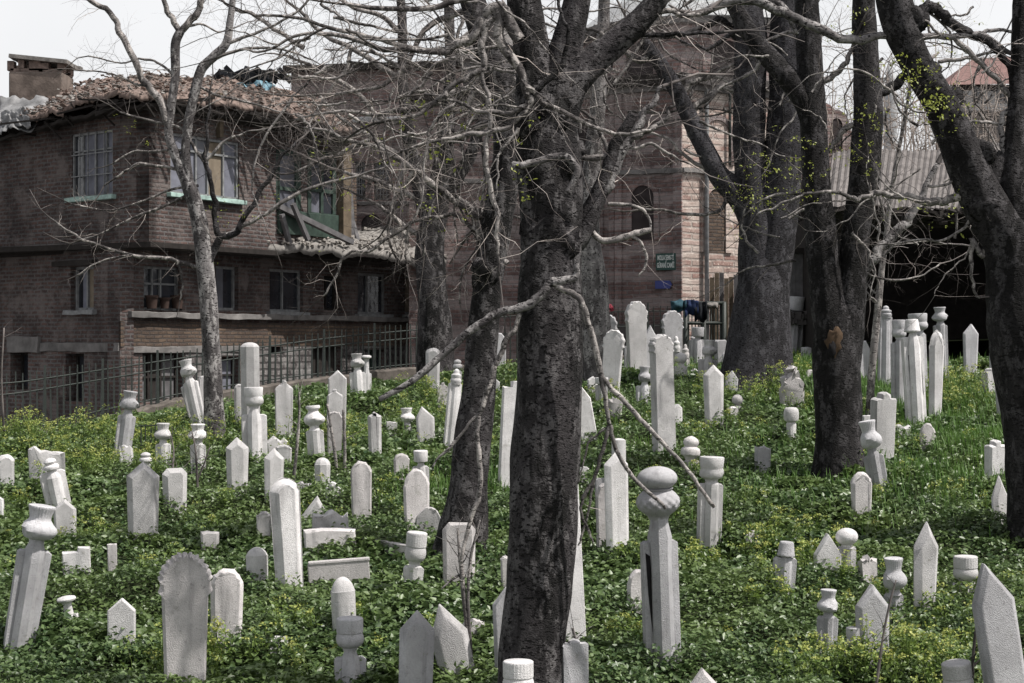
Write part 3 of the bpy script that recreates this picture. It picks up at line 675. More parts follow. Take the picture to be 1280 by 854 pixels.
# ------------------------------------------------------------------ the derelict brick house
cx, cy = -8.24, 37.0; dR = Vector((.5, .866, 0)); dL = Vector((-.75, .66, 0)).normalized(); nR = Vector((.866, -.5, 0))
Cc = Vector((cx, cy, 0)); RE = Cc + dR * 12.9; LE = Cc + dL * 9
house = empty('brick_house', (cx, cy, -3.7), 'derelict sooty brick house with an overhanging upper floor and ragged tile roof on the left', 'house')
ZS = .0                                      # floor lines
wR = Wall(Cc, RE); wL = Wall(LE, Cc)
zc = lambda px, py, w_: w_.uv(px, py)[1]
Hl = [wR.rect(*r) for r in ((180, 333, 228, 388), (270, 333, 298, 388), (337, 337, 379, 390), (405, 345, 428, 388), (447, 342, 484, 393), (506, 345, 523, 393),
      (178, 441, 230, 502), (276, 446, 300, 492), (338, 429, 352, 442), (391, 432, 426, 472), (456, 437, 483, 470), (511, 440, 525, 464))]
zl1 = 2.1
wR.build('front_wall', -3.75, zl1, M_brick, house, Hl)
HL = [wL.rect(*r) for r in ((88, 333, 117, 388), (13, 441, 35, 487), (82, 442, 105, 502), (90, 165, 141, 246))]
C2 = Cc + nR * .8
zt = 4.85
HL2 = HL
wL.build('side_wall', -3.75, zt, M_brick, house, HL2)
wU = Wall(C2, RE + nR * .8)
uE = wU.uv(432, 250)[0]
HU = [wU.rect(213, 172, 299, 246), wU.rect(345, 188, 376, 266), wU.rect(384, 188, 419, 280)]
wU.build('upper_wall', zl1 - .02, zt, M_brick, house, HU, u1=uE)
wJ = Wall(Cc, C2, .3); wJ.build('return_wall', zl1 - .02, zt, M_brick, house)
wS = Wall(wU.pt(uE, 0), wU.pt(uE, 0) - nR * 6); wS.build('end_wall', zl1, zt - .2, M_brick, house)
wS2 = Wall(RE, RE - nR * 6); wS2.build('end_wall', -3.75, zl1 + .1, M_brick2, house)
wB = Wall(LE - nR * 0 + Vector((0, 0, 0)), LE + dR * 13); wB.build('rear_wall', -3.75, zt - .3, M_brick, house)
# floor slab under the upper storey (the jetty) and its edge beam
wU.slab('jetty_beam', -.02, uE + 3.4, zl1 - .14, zl1 - .02, -6, .06, M_darkwood, house)
wR.slab('ledge', .2, 12.9, *(lambda a, b: (a, b))(zc(300, 396, wR) - .06, zc(300, 396, wR) + .06), -.02, .16, M_concrete, house, jit=.012)
wL.slab('lintel_band', wL.uv(52, 435)[0], wL.L - .02, zc(100, 440, wL), zc(100, 429, wL), -.02, .045, M_concrete, house, jit=.01)
wL.slab('lintel_band', wL.uv(12, 435)[0], wL.uv(52, 435)[0] - .03, zc(30, 441, wL), zc(30, 421, wL), -.02, .09, M_concrete, house, jit=.01)
wL.slab('lintel', wL.uv(72, 330)[0], wL.uv(122, 330)[0], zc(95, 333, wL), zc(95, 326, wL), -.02, .16, M_darkwood, house, jit=.01)
wR.slab('lintel', wR.uv(160, 436)[0], wR.uv(300, 430)[0], zc(230, 441, wR), zc(230, 433, wR), -.02, .05, M_concrete, house, jit=.01)
# a patch of paler brown brick low on the corner
bw = Wall(Cc, RE, .06); bw.build('brown_brick_facing', zc(200, 434, wR), zc(200, 402, wR), M_brick2, house, off=.022, u1=wR.uv(520, 400)[0])
wR.build('rubble_facing', -3.5, zc(360, 432, wR), M_rubble, house, [(a - .03, b + .03, c - .03, d + .03) for a, b, c, d in Hl[6:]], u0=wR.uv(232, 430)[0], off=.018)
wR.window(Hl[0], house, M_greypaint, M_glass, (.33, .55, .97), (.6,), deep=.16, sill=None)
wR.window(Hl[1], house, M_greypaint, M_glass, (.12,), (), deep=.14, panes=[(0, .55, M_dullglass), (.55, 1, M_glass)])
wR.window(Hl[2], house, M_greypaint, M_glass, (.47,), (), deep=.12, sill=M_greypaint)
wR.window(Hl[4], house, M_greypaint, M_glass, (.42,), (), deep=.12, sill=M_greypaint)
wR.window(Hl[5], house, M_greypaint, M_tan, (.9,), (), deep=.10, sill=M_greypaint)
wR.window(Hl[6], house, M_darkwood, M_wood, (.3, .6), (.5,), deep=.22, panes=[(0, .3, M_greywood), (.34, .62, M_darkwood), (.66, 1, M_greywood)])
wR.window(Hl[7], house, M_darkwood, M_curtain, (), (.5,), deep=.2)
wR.window(Hl[8], house, M_darkwood, M_glass, (), (), deep=.2, fw=.03)
wR.window(Hl[9], house, M_darkwood, M_darkwood, (.33, .66), (), deep=.16, name='shutter')
wR.window(Hl[10], house, M_green, M_glass, (.6,), (), deep=.2)
wR.window(Hl[11], house, M_darkwood, M_glass, (), (), deep=.2, fw=.03)
wR.window(Hl[3], house, M_darkwood, M_glass, (.5,), (), deep=.25)
wL.window(HL[0], house, M_greypaint, M_tan, (.5,), (), deep=.16, sill=M_greypaint, panes=[(0, .25, M_glass), (.25, .5, M_curtain), (.5, 1, M_tan)])
wL.window(HL[1], house, M_darkwood, M_glass, (), (), deep=.3)
wL.window(HL[2], house, M_darkwood, M_glass, (.7,), (), deep=.3, name='door')
wL.window(HL[3], house, M_greypaint, M_dullglass, (.25, .55, .82), (.72,), fw=.05, deep=.05, sill=M_teal, grille=(5, 3), panes=[(0, .25, M_glass), (.25, 1, M_curtain)])
wU.window(HU[0], house, M_greypaint, M_curtain, (.38, .55, .78), (.74,), fw=.06, deep=.06, sill=M_teal, panes=[(0, .38, M_curtain), (.38, .55, M_dullglass), (.55, .78, M_tan), (.78, 1, M_curtain)])
b1 = wU.window(HU[1], house, M_green, M_glass, (.1, .85), (.38,), fw=.12, deep=.02, panes=[(0, 1, M_dullglass)])
b2 = wU.window(HU[2], house, M_green, M_glass, (.5,), (.45, .12), fw=.13, deep=.0, panes=[(0, .45, M_dullglass), (.45, 1, M_glass)])
q = wU.rect(346, 266, 421, 290); wU.slab('green_panel', q[0], q[1], q[2] - .1, q[3], 0.0, .06, M_green, house, jit=.006)
q = wU.rect(421, 188, 431, 297); wU.slab('wooden_post', q[0], q[1], q[2], q[3] + .2, 0.0, .2, M_wood, house)
q = wU.rect(270, 128, 272, 172); wU.slab('wooden_post', q[0], q[0] + .12, q[2], q[3] + .2, 0.0, .12, M_wood, house)
# flower pots stand on the ledge
for i, (x, w_) in enumerate(((187, 17), (203, 14), (219, 17))):
    u, z = wR.uv(x, 387); p = wR.pt(u, z + .02, .06); r = w_ / 2 / F * p.y
    o = bobj('flower_pot', lathe_bm([(r * .7, 0), (r * .9, r * 1.6), (r * 1.05, r * 1.6), (r * 1.05, r * 1.95), (r * .85, r * 1.95), (r * .8, r * 1.5), (0, r * 1.5)], 18), M_terracotta, smooth=40); o.location = p
    tag(o, ['left of the three dark clay pots on the ledge under a ground floor window', 'middle, smaller one of the three dark clay pots on the ledge', 'right of the three dark clay pots on the ledge under a ground floor window'][i], 'flower pot', 'flower pots on the ledge')
# roof: ragged tiles over a deep dark eave
def W_(px, py, Y): return P(px, py, Y)
eave = [W_(-30, 166, 39.8), W_(40, 146, 38.2), W_(100, 130, 37.0), W_(165, 115, 35.8), W_(230, 122, 37.0), W_(300, 130, 38.4), W_(370, 143, 39.8), W_(440, 162, 41.2)]
ridge = [W_(-30, 148, 43), W_(40, 132, 42.5), W_(100, 108, 42), W_(165, 97, 42), W_(230, 99, 42.5), W_(300, 104, 43.5), W_(370, 120, 44.5), W_(440, 150, 45.5)]
rf, top = roof_sheet('roof', eave, ridge, M_tile, house, th=.12, nu=110, nv=22, rip=.04, noise=.09)
pts = []; sz = []
for _ in range(2600):
    j = rng.randint(0, 21); i = rng.randint(0, 109); p = top[j, i]; pts.append(Vector(p) + Vector((rng.gauss(0, .05), rng.gauss(0, .05), .05))); sz.append(rng.uniform(.04, .115))
o = scatter_bits('tiles', pts[:1500], sz[:1500], M_tile, None, .10); o.parent = rf; o.matrix_parent_inverse = Matrix.Identity(4)
o = scatter_bits('tiles', pts[1500:], sz[1500:], M_tile_grey, None, .14); o.parent = rf
ro, tp2 = roof_sheet('rear_roof_slope', [r + Vector((0, .02, -.02)) for r in ridge], [r + Vector((-1, 5, -2.6)) for r in ridge], M_tile, house, th=.14, nu=40, nv=6)
# soffit boards and dangling battens under the eave
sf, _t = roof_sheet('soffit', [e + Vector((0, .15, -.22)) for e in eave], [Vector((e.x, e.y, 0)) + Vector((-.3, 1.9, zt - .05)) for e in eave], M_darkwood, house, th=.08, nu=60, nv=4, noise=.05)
bm = bmesh.new()
for k in range(70):
    a = top[0, rng.randint(2, 107)]; a = Vector(a) + Vector((0, .05, -.16)); d = Vector((rng.gauss(0, .5), rng.uniform(.1, .5), rng.gauss(-.12, .12))); bar(bm, a, a + d, .05, .035)
tag(world_child(bobj('battens', bm, M_darkwood), house), kind='stuff')
# chimney behind the left eave
Yc = 42.0; ch = P(54, 140, Yc); s_ = Yc / F
bm = bmesh.new(); uvl = bm.loops.layers.uv.new('UVMap')
w_ = 66 * s_ / 2; box(bm, (0, 0, -15 * s_), (w_ * 2, 1.1, 66 * s_)); 
for f in bm.faces:
    for lp in f.loops: lp[uvl].uv = (lp.vert.co.x + lp.vert.co.y, lp.vert.co.z)
chim = bobj('chimney', bm, plain('brown_render', (.19, .155, .135), .9, .2, .6, 3, .8), bevel=.03); chim.location = P(52, 108, Yc) - house.location; chim.parent = house; chim.location = P(52, 112, Yc) - house.location
bm = bmesh.new()
for (x, y, w2, h2) in ((20, 86, 8, 12), (33, 84, 7, 10), (50, 86, 14, 12), (62, 87, 10, 9), (82, 86, 8, 12), (40, 92, 40, 5), (70, 92, 30, 4)):
    p = P(x, y, Yc) - P(52, 112, Yc); 
    for dy in (-.35, .35): box(bm, (p.x, dy, p.z), (w2 * s_, .25, h2 * s_))
tag(world_child(bobj('broken_brickwork', bm, M_tile), chim), kind='stuff').matrix_parent_inverse = Matrix.Identity(4)
bm = bmesh.new(); a = P(20, 75, Yc) - P(52, 112, Yc); b = P(93, 82, Yc) - P(52, 112, Yc)
for k in range(5): bar(bm, a + Vector((0, -.5 + k * .25, rng.gauss(0, .01))), b + Vector((rng.gauss(0, .1), -.5 + k * .25, 0)), .24, .09)
world_child(bobj('chimney_cap', bm, M_tile_grey), chim).matrix_parent_inverse = Matrix.Identity(4)
# sheets of plastic thrown over the roof edge
def sheet(name, A, B, C_, D_, mat, label, n=22, amp=.08, seed=0):
    u = np.linspace(0, 1, n); U, V_ = np.meshgrid(u, u); A, B, C_, D_ = map(np.array, (A, B, C_, D_))
    Pt = (A * (1 - U[..., None]) + B * U[..., None]) * (1 - V_[..., None]) + (D_ * (1 - U[..., None]) + C_ * U[..., None]) * V_[..., None]
    Nn = amp * (vnoise(U * 7 + seed, V_ * 4, seed) + .6 * vnoise(U * 17, V_ * 13, seed + 2) - .8); Pt[..., 2] += Nn; Pt[..., 1] -= Nn * 1.2 + .1 * (vnoise(U * 9, V_ * 2, 3 + seed) - .5)
    i = np.arange(n - 1)[:, None] * n + np.arange(n - 1)[None, :]; Q = np.stack([i, i + 1, i + n + 1, i + n], -1).reshape(-1, 4)
    o = npmesh(name, Pt.reshape(-1, 3), Q, mat, smooth=True); m = o.modifiers.new('thick', 'SOLIDIFY'); m.thickness = .012; return tag(o, label, 'plastic sheet')
sheet('plastic_sheet', W_(-10, 165, 38.3), W_(40, 160, 38.2), W_(90, 118, 39.9), W_(0, 128, 40.6), M_plastic, 'crumpled grey plastic sheet hanging over the left roof corner below the chimney', amp=.16, seed=3)
sheet('plastic_sheet', W_(3, 158, 38.6), W_(38, 158, 38.0), W_(34, 135, 38.4), W_(0, 140, 38.9), M_plastic, 'bag-like flap of grey plastic drooping from the far left eave', amp=.12, seed=5)
sheet('blue_tarpaulin', W_(268, 104, 42.6), W_(345, 112, 43.0), W_(330, 94, 44.2), W_(280, 95, 44.0), M_blueplastic, 'pale blue tarpaulin crumpled on the roof ridge', amp=.2, seed=8)
bm = bmesh.new()
for _ in range(26):
    box(bm, (0, 0, 0), (rng.uniform(.2, .6), .2, .12), Matrix.Translation(W_(rng.uniform(275, 360), 94 + rng.uniform(-2, 6), 43.4)) @ Matrix.Rotation(rng.gauss(0, .5), 4, 'Y') @ Matrix.Rotation(rng.gauss(0, .5), 4, 'Z'))
tag(bobj('roof_rubbish', bm, M_cloth_dark), 'dark heap of rags lying beside the blue tarpaulin on the ridge', 'rubbish heap')
# low porch roof with rubble at the right end of the house
wP = Wall(Cc, RE)
eave2 = [W_(300, 305, 39.5), W_(360, 307, 40.5), W_(420, 310, 41.5), W_(480, 318, 43), W_(530, 326, 44.2), W_(562, 322, 45)]
ridge2 = [W_(300, 292, 41.2), W_(360, 288, 42.2), W_(420, 288, 43.4), W_(480, 286, 45.4), W_(530, 291, 47), W_(562, 303, 48)]
pr, tp = roof_sheet('porch_roof', eave2, ridge2, M_tile_grey, house, th=.2, nu=60, nv=10, noise=.08)
pts = []; sz = []
for _ in range(420):
    j = int(abs(rng.gauss(0, 4))) % 10; i = rng.randint(0, 59); pts.append(Vector(tp[j, i]) + Vector((0, 0, .05))); sz.append(rng.uniform(.04, .115))
rbm = plain('bleached_tile_rubble', (.33, .305, .28), .9, .2, .5, 9, .5)
o = scatter_bits('rubble', pts, sz, rbm, None, .5); o.parent = pr
bm = bmesh.new(); p = W_(440, 305, 42.3); bar(bm, W_(437, 215, 43.4), W_(437, 240, 43.4), .12, .12); bar(bm, W_(437, 240, 43.4), W_(441, 305, 43), .13, .13); bar(bm, W_(436, 262, 43.3), W_(448, 305, 43), .1, .1)
world_child(bobj('leaning_props', bm, M_greywood), house)
bm = bmesh.new(); bar(bm, W_(348, 258, 40.3), W_(440, 303, 42), .14, .12); bar(bm, W_(352, 268, 40.3), W_(362, 305, 40.5), .10, .1); bar(bm, W_(366, 255, 40.2), W_(385, 300, 40.6), .10, .1)
world_child(bobj('fallen_beams', bm, M_greywood), house)
# interior darkness: floors
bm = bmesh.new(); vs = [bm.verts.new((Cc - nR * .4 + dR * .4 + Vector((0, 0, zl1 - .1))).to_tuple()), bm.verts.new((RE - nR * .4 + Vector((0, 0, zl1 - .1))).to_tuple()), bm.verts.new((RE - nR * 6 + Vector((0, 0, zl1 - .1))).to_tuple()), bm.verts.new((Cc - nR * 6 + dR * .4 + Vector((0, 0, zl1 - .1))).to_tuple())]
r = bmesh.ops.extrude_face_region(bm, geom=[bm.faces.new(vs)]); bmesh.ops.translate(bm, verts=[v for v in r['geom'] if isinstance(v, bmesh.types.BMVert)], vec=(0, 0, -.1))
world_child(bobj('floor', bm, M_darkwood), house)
wI = Wall(Cc - nR * 3 , RE - nR * 3); wI.build('inner_wall', -3.7, zt - .2, M_brick2, house, u0=2.5)
# ------------------------------------------------------------------ kerb wall and railings along the graveyard's edge
def strip(name, pts, w_, zup, zdn, mat, label, cat, kind=None):
    bm = bmesh.new(); P2 = crom([tuple(p) for p in pts], 10); R = random.Random(4)
    ring = []
    for i, p in enumerate(P2):
        t = P2[min(i + 1, len(P2) - 1)] - P2[max(i - 1, 0)]; n_ = Vector((-t[1], t[0], 0)).normalized(); j = R.gauss(0, .012)
        ring.append([bm.verts.new(Vector(p) + n_ * a + Vector((0, 0, b))) for a, b in ((-w_, -zdn), (-w_, zup + j - .03), (-w_ + .03, zup + j), (w_ - .03, zup + j), (w_, zup - .03 + j), (w_, -zdn))])
    for A, B in zip(ring, ring[1:]):
        for k in range(6): bm.faces.new((A[k], A[(k + 1) % 6], B[(k + 1) % 6], B[k]))
    bm.faces.new(ring[0]); bm.faces.new(ring[-1][::-1]); o = bobj(name, bm, mat); return tag(o, label, cat, kind=kind)
K = [P(-70, 566, 26.0), P(20, 551, 26.6), P(100, 536, 27.6), P(170, 517, 28.6), P(235, 501, 29.4), P(330, 487, 30.6), P(430, 473, 31.8), P(530, 463, 33.2), P(600, 462, 33.8)]
KM = plain('mossy_kerbstone', (.15, .132, .118), .95, .2, .6, 5, .7)
strip('retaining_wall', K, .17, .08, 3.6, KM, 'low mossy stone kerb wall carrying the railing on the left', 'wall')
K2 = [P(600, 462, 33.8), P(700, 452, 34.3), P(800, 446, 34.5), P(905, 446, 34.5)]
strip('retaining_wall', K2, .15, .04, 3.6, KM, 'low kerb wall under the church fence behind the centre gravestones', 'wall')
def railing(name, path, label, rows, pick_h, step, nmax=100, w_=.022, post=None, mat=M_iron, group='iron railings'):
    """path: list of (px, py_bottom, py_top, Y) ; rows: relative heights of the rails"""
    a = crom([(P(x, yb, Y).x, Y, P(x, yb, Y).z, P(x, yt, Y).z) for x, yb, yt, Y in path], 14)
    root = empty(name, tuple(a[0, :3]), label, 'railing', group)
    for r in rows:
        tb = Tubes(); z = a[:, 2] + (a[:, 3] - a[:, 2]) * r; tb.add(np.stack([a[:, 0], a[:, 1], z], -1), np.full(len(a), w_ * .42), 6); world_child(tb.build('rail', mat), root)
    arc = np.concatenate([[0], np.cumsum(np.hypot(np.diff(a[:, 0]), np.diff(a[:, 1])))]); n_ = min(nmax, int(arc[-1] / step))
    me = None
    for i in range(n_):
        t = arc[-1] * (i + .5) / n_; q = [np.interp(t, arc, a[:, k]) for k in range(4)]; h = q[3] - q[2]
        if me is None or True:
            if me is None:
                bm = bmesh.new(); box(bm, (0, 0, .5), (w_, w_, 1.0)); v = [v for v in bm.verts if v.co.z > .9]
                for x in v: x.co.x *= .5; x.co.y *= .5
                me = bpy.data.meshes.new('picket'); bm.to_mesh(me); bm.free(); me.materials.append(mat)
        big = post and i % post == 0
        o = link(bpy.data.objects.new('post' if big else 'picket', me)); o.location = (q[0] - root.location.x, q[1] - root.location.y, q[2] - root.location.z - .1)
        k = 1.9 if big else 1; o.scale = (k, k, (h * pick_h + .1) * (1.06 if big else 1) * rng.uniform(.985, 1.015)); o.rotation_euler = (rng.gauss(0, .012), rng.gauss(0, .012), .6); o.parent = root
    return root
railing('iron_railing', [(-40, 556, 475, 26.2), (20, 545, 473, 26.6), (100, 527, 462, 27.6), (170, 511, 452, 28.6), (235, 497, 443, 29.4), (330, 482, 430, 30.6), (430, 470, 417, 31.8), (530, 460, 408, 33.2)],
        'dark green iron railing running along the kerb in front of the brick house', (.12, .74, .93), 1.10, .13, post=9, w_=.030)
railing('iron_railing', [(600, 460, 395, 33.8), (700, 450, 388, 34.3), (800, 443, 386, 34.5), (848, 443, 386, 34.5)], 'dark iron railing in front of the church wall', (.1, .62, .95), 1.05, .135, mat=M_iron, post=8)
# small iron grille in the grass on the left
railing('iron_grille', [(173, 566, 531, hit(173, 566)), (204, 562, 530, hit(173, 566))], 'small low iron grille beside the short turbaned stone on the left', (.1, .95), 1.0, .06, w_=.02)
# gate frame with clothes hung on it
gt = empty('iron_gate', P(850, 448, 34.3), 'dark green iron gate frame with a flat top bar left of the huge tree', 'gate')
tb = Tubes()
for x in (857, 880, 905): tb.add([P(x, 455, 34.3), P(x, 378, 34.3)], [.05, .05], 6)
for y in (379, 404, 436): tb.add([P(855, y, 34.3), P(907, y, 34.3)], [.035, .035], 6)
world_child(tb.build('gate_frame', M_iron, smooth=False), gt); tb = Tubes()
for x in range(861, 904, 4): tb.add([P(x, 450, 34.32), P(x, 380, 34.32)], [.012, .012], 4)
world_child(tb.build('gate_bars', M_iron), gt)
def cloth(pts, mat, label, seed):
    (x0, y0, x1, y1) = pts; n = 14; u = np.linspace(0, 1, n); U, V_ = np.meshgrid(u, u); X = x0 + (x1 - x0) * U; Yp = y0 + (y1 - y0) * V_ * (.8 + .35 * vnoise(U * 3, V_ * 0, seed)); D = 34.2 - .04 * np.sin(V_ * math.pi) - .22 * vnoise(U * 6, V_ * 2.5, seed); Yp = Yp + 2.2 * (vnoise(U * 5, V_ * 2, seed + 4) - .5)
    Pt = np.stack([(X - 640) / F * D, D, (427 - Yp) / F * D], -1); i = np.arange(n - 1)[:, None] * n + np.arange(n - 1)[None, :]; Q = np.stack([i, i + 1, i + n + 1, i + n], -1).reshape(-1, 4)
    o = npmesh('hanging_cloth', Pt.reshape(-1, 3), Q, mat, smooth=True); m = o.modifiers.new('thick', 'SOLIDIFY'); m.thickness = .02; tag(o, label, 'clothing', 'clothes hung on the gate')
cloth((839, 376, 858, 391), M_cloth_teal, 'pale teal garment, leftmost on the gate bar', 1)
cloth((856, 376, 873, 396), M_cloth_blue, 'dark blue garment hung in the middle of the gate bar', 2)
cloth((868, 378, 884, 402), M_cloth_dark, 'black garment hanging right of the blue one on the gate', 3)
cloth((880, 379, 897, 386), M_tile_grey, 'thin greyish rag at the right end of the gate bar', 4)
bm = bmesh.new()
for _ in range(26): box(bm, (0, 0, 0), (.07, .07, .06), Matrix.Translation(P(753 + rng.gauss(0, 5), 384 + rng.gauss(0, 3), 34.2)) @ Matrix.Rotation(rng.random() * 3, 4, 'X') @ Matrix.Rotation(rng.random() * 3, 4, 'Z'))
tag(bobj('red_flowers', bm, M_red), 'small bunch of dark red flowers on the church railing', 'flowers', kind='stuff')
# ------------------------------------------------------------------ the old brick church
Kc = Vector((P(853, 0, 42).x, 42.0, 0))
chu = empty('church', (Kc.x, Kc.y, -3.7), 'old banded brick church with polygonal apse and lead-roofed drum behind the trees', 'church')
WA = Kc + Vector((-1.55, .78, 0)); WLf = Kc + Vector((-3.1, 2.65, 0)); WRf = Kc + Vector((2.9, 1.9, 0))
zcor = (427 - 104) / F * 42
def arch_hole(w, px0, py0, px1, py1):
    return w.rect(px0, py0, px1, py1)
def arch_part(w, r, parent, depth=.25, wide=.14, mat=None, fill=None, name='arch'):
    """a blind arch or window: stone ring standing proud, flush panel standing in for the recess"""
    u0, u1, z0, z1 = r; hw = (u1 - u0) / 2; uc = (u0 + u1) / 2; zs_ = z1 - hw; bm = bmesh.new(); uvl = bm.loops.layers.uv.new('UVMap')
    pr_ = [(u0, z0)] + [(uc - hw * math.cos(t), zs_ + hw * math.sin(t)) for t in np.linspace(0, math.pi, 15)] + [(u1, z0)]
    po = [(u0 - wide, z0)] + [(uc - (hw + wide) * math.cos(t), zs_ + (hw + wide) * math.sin(t)) for t in np.linspace(0, math.pi, 15)] + [(u1 + wide, z0)]
    def ring(o): return [bm.verts.new(w.pt(a, b, o)) for a, b in pr_], [bm.verts.new(w.pt(a, b, o)) for a, b in po]
    i1, o1 = ring(.05); i0, o0 = ring(-.06)
    for k in range(len(pr_) - 1):
        bm.faces.new((i1[k], i1[k + 1], o1[k + 1], o1[k])); bm.faces.new((o1[k], o1[k + 1], o0[k + 1], o0[k])); bm.faces.new((i1[k + 1], i1[k], i0[k], i0[k + 1]))
    for f in bm.faces:
        for lp in f.loops: q = lp.vert.co - w.A; lp[uvl].uv = (q.dot(w.d), q.z)
    o = world_child(bobj(name, bm, mat or M_church), parent)
    if fill:
        bm = bmesh.new(); bm.faces.new([bm.verts.new(w.pt(a, b, .012)) for a, b in pr_]); uvl = bm.loops.layers.uv.new('UVMap')
        for f in bm.faces:
            for lp in f.loops: q = lp.vert.co - w.A; lp[uvl].uv = (q.dot(w.d), q.z)
        r_ = bmesh.ops.extrude_face_region(bm, geom=list(bm.faces)); bmesh.ops.translate(bm, verts=[v for v in r_['geom'] if isinstance(v, bmesh.types.BMVert)], vec=-w.n * .04)
        q = bobj('recess', bm, fill); q.parent = o
    return o
fL = Wall(WA, Kc); fM = Wall(WLf, WA); fM.build('apse_wall', -3.75, zcor, M_church, chu); fR = Wall(Kc, WRf)
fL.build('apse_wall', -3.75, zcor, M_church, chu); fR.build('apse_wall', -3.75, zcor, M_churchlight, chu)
bk = Wall(WRf, WRf + Vector((1.5, 6, 0))); bk.build('apse_wall', -3.75, zcor, M_church, chu)
WL2 = WLf + Vector((-3.6, .35, 0)); f0 = Wall(WL2, WLf); f0.build('apse_wall', -3.75, (427 - 112) / F * 44, M_church, chu, [])
zst = (427 - 213) / F * 42
for w_, nm in ((fL, 0), (fR, 1), (f0, 2), (fM, 3)):
    w_.slab('cornice', -.12, w_.L + .12, zcor - .02, zcor + .22, -.2, .28, M_rubble if nm == 1 else M_darkwood, chu, jit=.012)  # cornice paler on the sunlit facet, shade put into the others' dark colour
    w_.slab('cornice', -.04, w_.L + .04, zcor - .16, zcor - .02, -.2, .12, M_concrete, chu, jit=.01)
    w_.slab('string_course', -.02, w_.L + .02, zst - .05, zst + .06, -.02, .09, M_concrete, chu, jit=.008)
dark = plain('painted_recess_shade', (.05, .042, .042), .95, .1, .5, 3); ocre = plain('ochre_plaster', (.30, .22, .14), .95, .1, .5, 3)  # dark fill puts the shade of an arch recess into the panel colour
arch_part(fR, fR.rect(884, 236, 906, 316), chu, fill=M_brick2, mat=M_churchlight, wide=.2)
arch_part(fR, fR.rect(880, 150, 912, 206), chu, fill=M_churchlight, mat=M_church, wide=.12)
arch_part(fL, fL.rect(790, 172, 832, 211), chu, fill=M_church, mat=M_church, wide=.13)
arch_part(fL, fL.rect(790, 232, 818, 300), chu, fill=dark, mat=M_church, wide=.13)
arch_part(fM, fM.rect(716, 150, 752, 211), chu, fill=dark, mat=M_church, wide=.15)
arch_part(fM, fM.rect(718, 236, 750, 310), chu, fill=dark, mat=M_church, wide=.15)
for A_, B_, m_ in ((Kc - fL.d * .22, Kc, M_church), (WA, WA + fL.d * .18, M_church), (WA - fM.d * .18, WA, M_church), (WLf, WLf + fM.d * .2, M_church)):
    pw = Wall(A_, B_, .12); pw.build('pilaster', -3.7, zcor - .17, m_, chu, off=.06)
fL.slab('plinth', -.02, fL.L + .02, -3.7, fL.uv(800, 405)[1], -.02, .12, M_rubble, chu, jit=.01)
# drainpipe on the sunlit facet
tb = Tubes(); u, z = fR.uv(880, 140); tb.add([fR.pt(u, zcor - .1, .1), fR.pt(u, z, .1), fR.pt(u, -3.5, .1)], [.055] * 3, 10); world_child(tb.build('drainpipe', M_greypaint), chu)
tb = Tubes(); u, z = fR.uv(909, 140); tb.add([fR.pt(u, zcor - .1, .1), fR.pt(u, z, .1), fR.pt(u, zst + .2, .1)], [.035] * 3, 8); world_child(tb.build('drainpipe', M_iron), chu)
# lean-to lead roof behind the apse cornice and the drum above
dc = Vector((P(872, 0, 47).x, 47.6, 0)); Rr = 3.15; zd0 = zcor - .3; zd1 = (427 - 26) / F * 44.4
oct_ = [dc + Vector((Rr * math.cos(a), Rr * math.sin(a), 0)) for a in [math.radians(22.5 + 45 * k + 10) for k in range(8)]]
for k in range(8):
    A, B = oct_[(k + 1) % 8], oct_[k]; 
    w_ = Wall(B, A)
    if w_.n.y > .35: continue
    w_.build('drum_wall', zd0, zd1, M_church if w_.n.x < .6 else M_church, chu)
    w_.slab('drum_cornice', -.06, w_.L + .06, zd1 - .03, zd1 + .16, -.1, .16, M_concrete, chu, jit=.01)
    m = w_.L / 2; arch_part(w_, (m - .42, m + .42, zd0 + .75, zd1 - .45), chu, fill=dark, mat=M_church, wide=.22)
bm = lathe_bm([(Rr + .15, zd1 + .14), (Rr * .8, zd1 + .75), (Rr * .5, zd1 + 1.25), (.3, zd1 + 1.55), (0, zd1 + 1.6)], 32, c=(dc.x, dc.y)); world_child(bobj('lead_roof', bm, M_lead, smooth=30), chu)
bm = bmesh.new(); q = [Kc + Vector((0, -.2, zcor + .2)), WRf + Vector((.2, 0, zcor + .2)), dc + Vector((3.5, 1, zcor + .9)), dc + Vector((-3.5, 1, zcor + .9)), WLf + Vector((-.2, 0, zcor + .2))]
vs = [bm.verts.new(p) for p in q]; c0 = bm.verts.new(dc + Vector((0, 0, zcor + 1.1)))
for a, b in zip(vs, vs[1:] + vs[:1]): bm.faces.new((a, b, c0))
world_child(bobj('apse_roof', bm, M_lead), chu)
# long nave block to the left, seen between the branches
nv = empty('church_nave', P(450, 440, 56), 'long brick nave with arched grated windows behind the house, left of the big trunk', 'church building')
Y0 = 54.0; nL = Wall((P(364, 0, Y0 + 1).x, Y0 + 1, 0), (P(575, 0, Y0).x, Y0, 0)); nR2 = Wall((P(575, 0, 53.4).x, 53.4, 0), (P(700, 0, 50).x, 50, 0))
zn = (427 - 84) / F * Y0; hs_ = [nL.rect(443, 202, 457, 250), nL.rect(467, 202, 487, 250)]
nL.build('nave_wall', -3.75, zn, M_church, nv, hs_); nL.slab('cornice', -.2, nL.L, zn - .02, zn + .18, -.2, .25, M_darkwood, nv, jit=.01)
for h in hs_: nL.window(h, nv, M_greypaint, M_glass, (.5,), (), deep=.25, grille=(5, 7)); arch_part(nL, (h[0] - .05, h[1] + .05, h[2], h[3] + .45), nv, mat=M_church, wide=.2)
nL.slab('string_course', .5, nL.L, zc(465, 254, nL) - .06, zc(465, 254, nL) + .04, -.02, .1, M_concrete, nv, jit=.01)
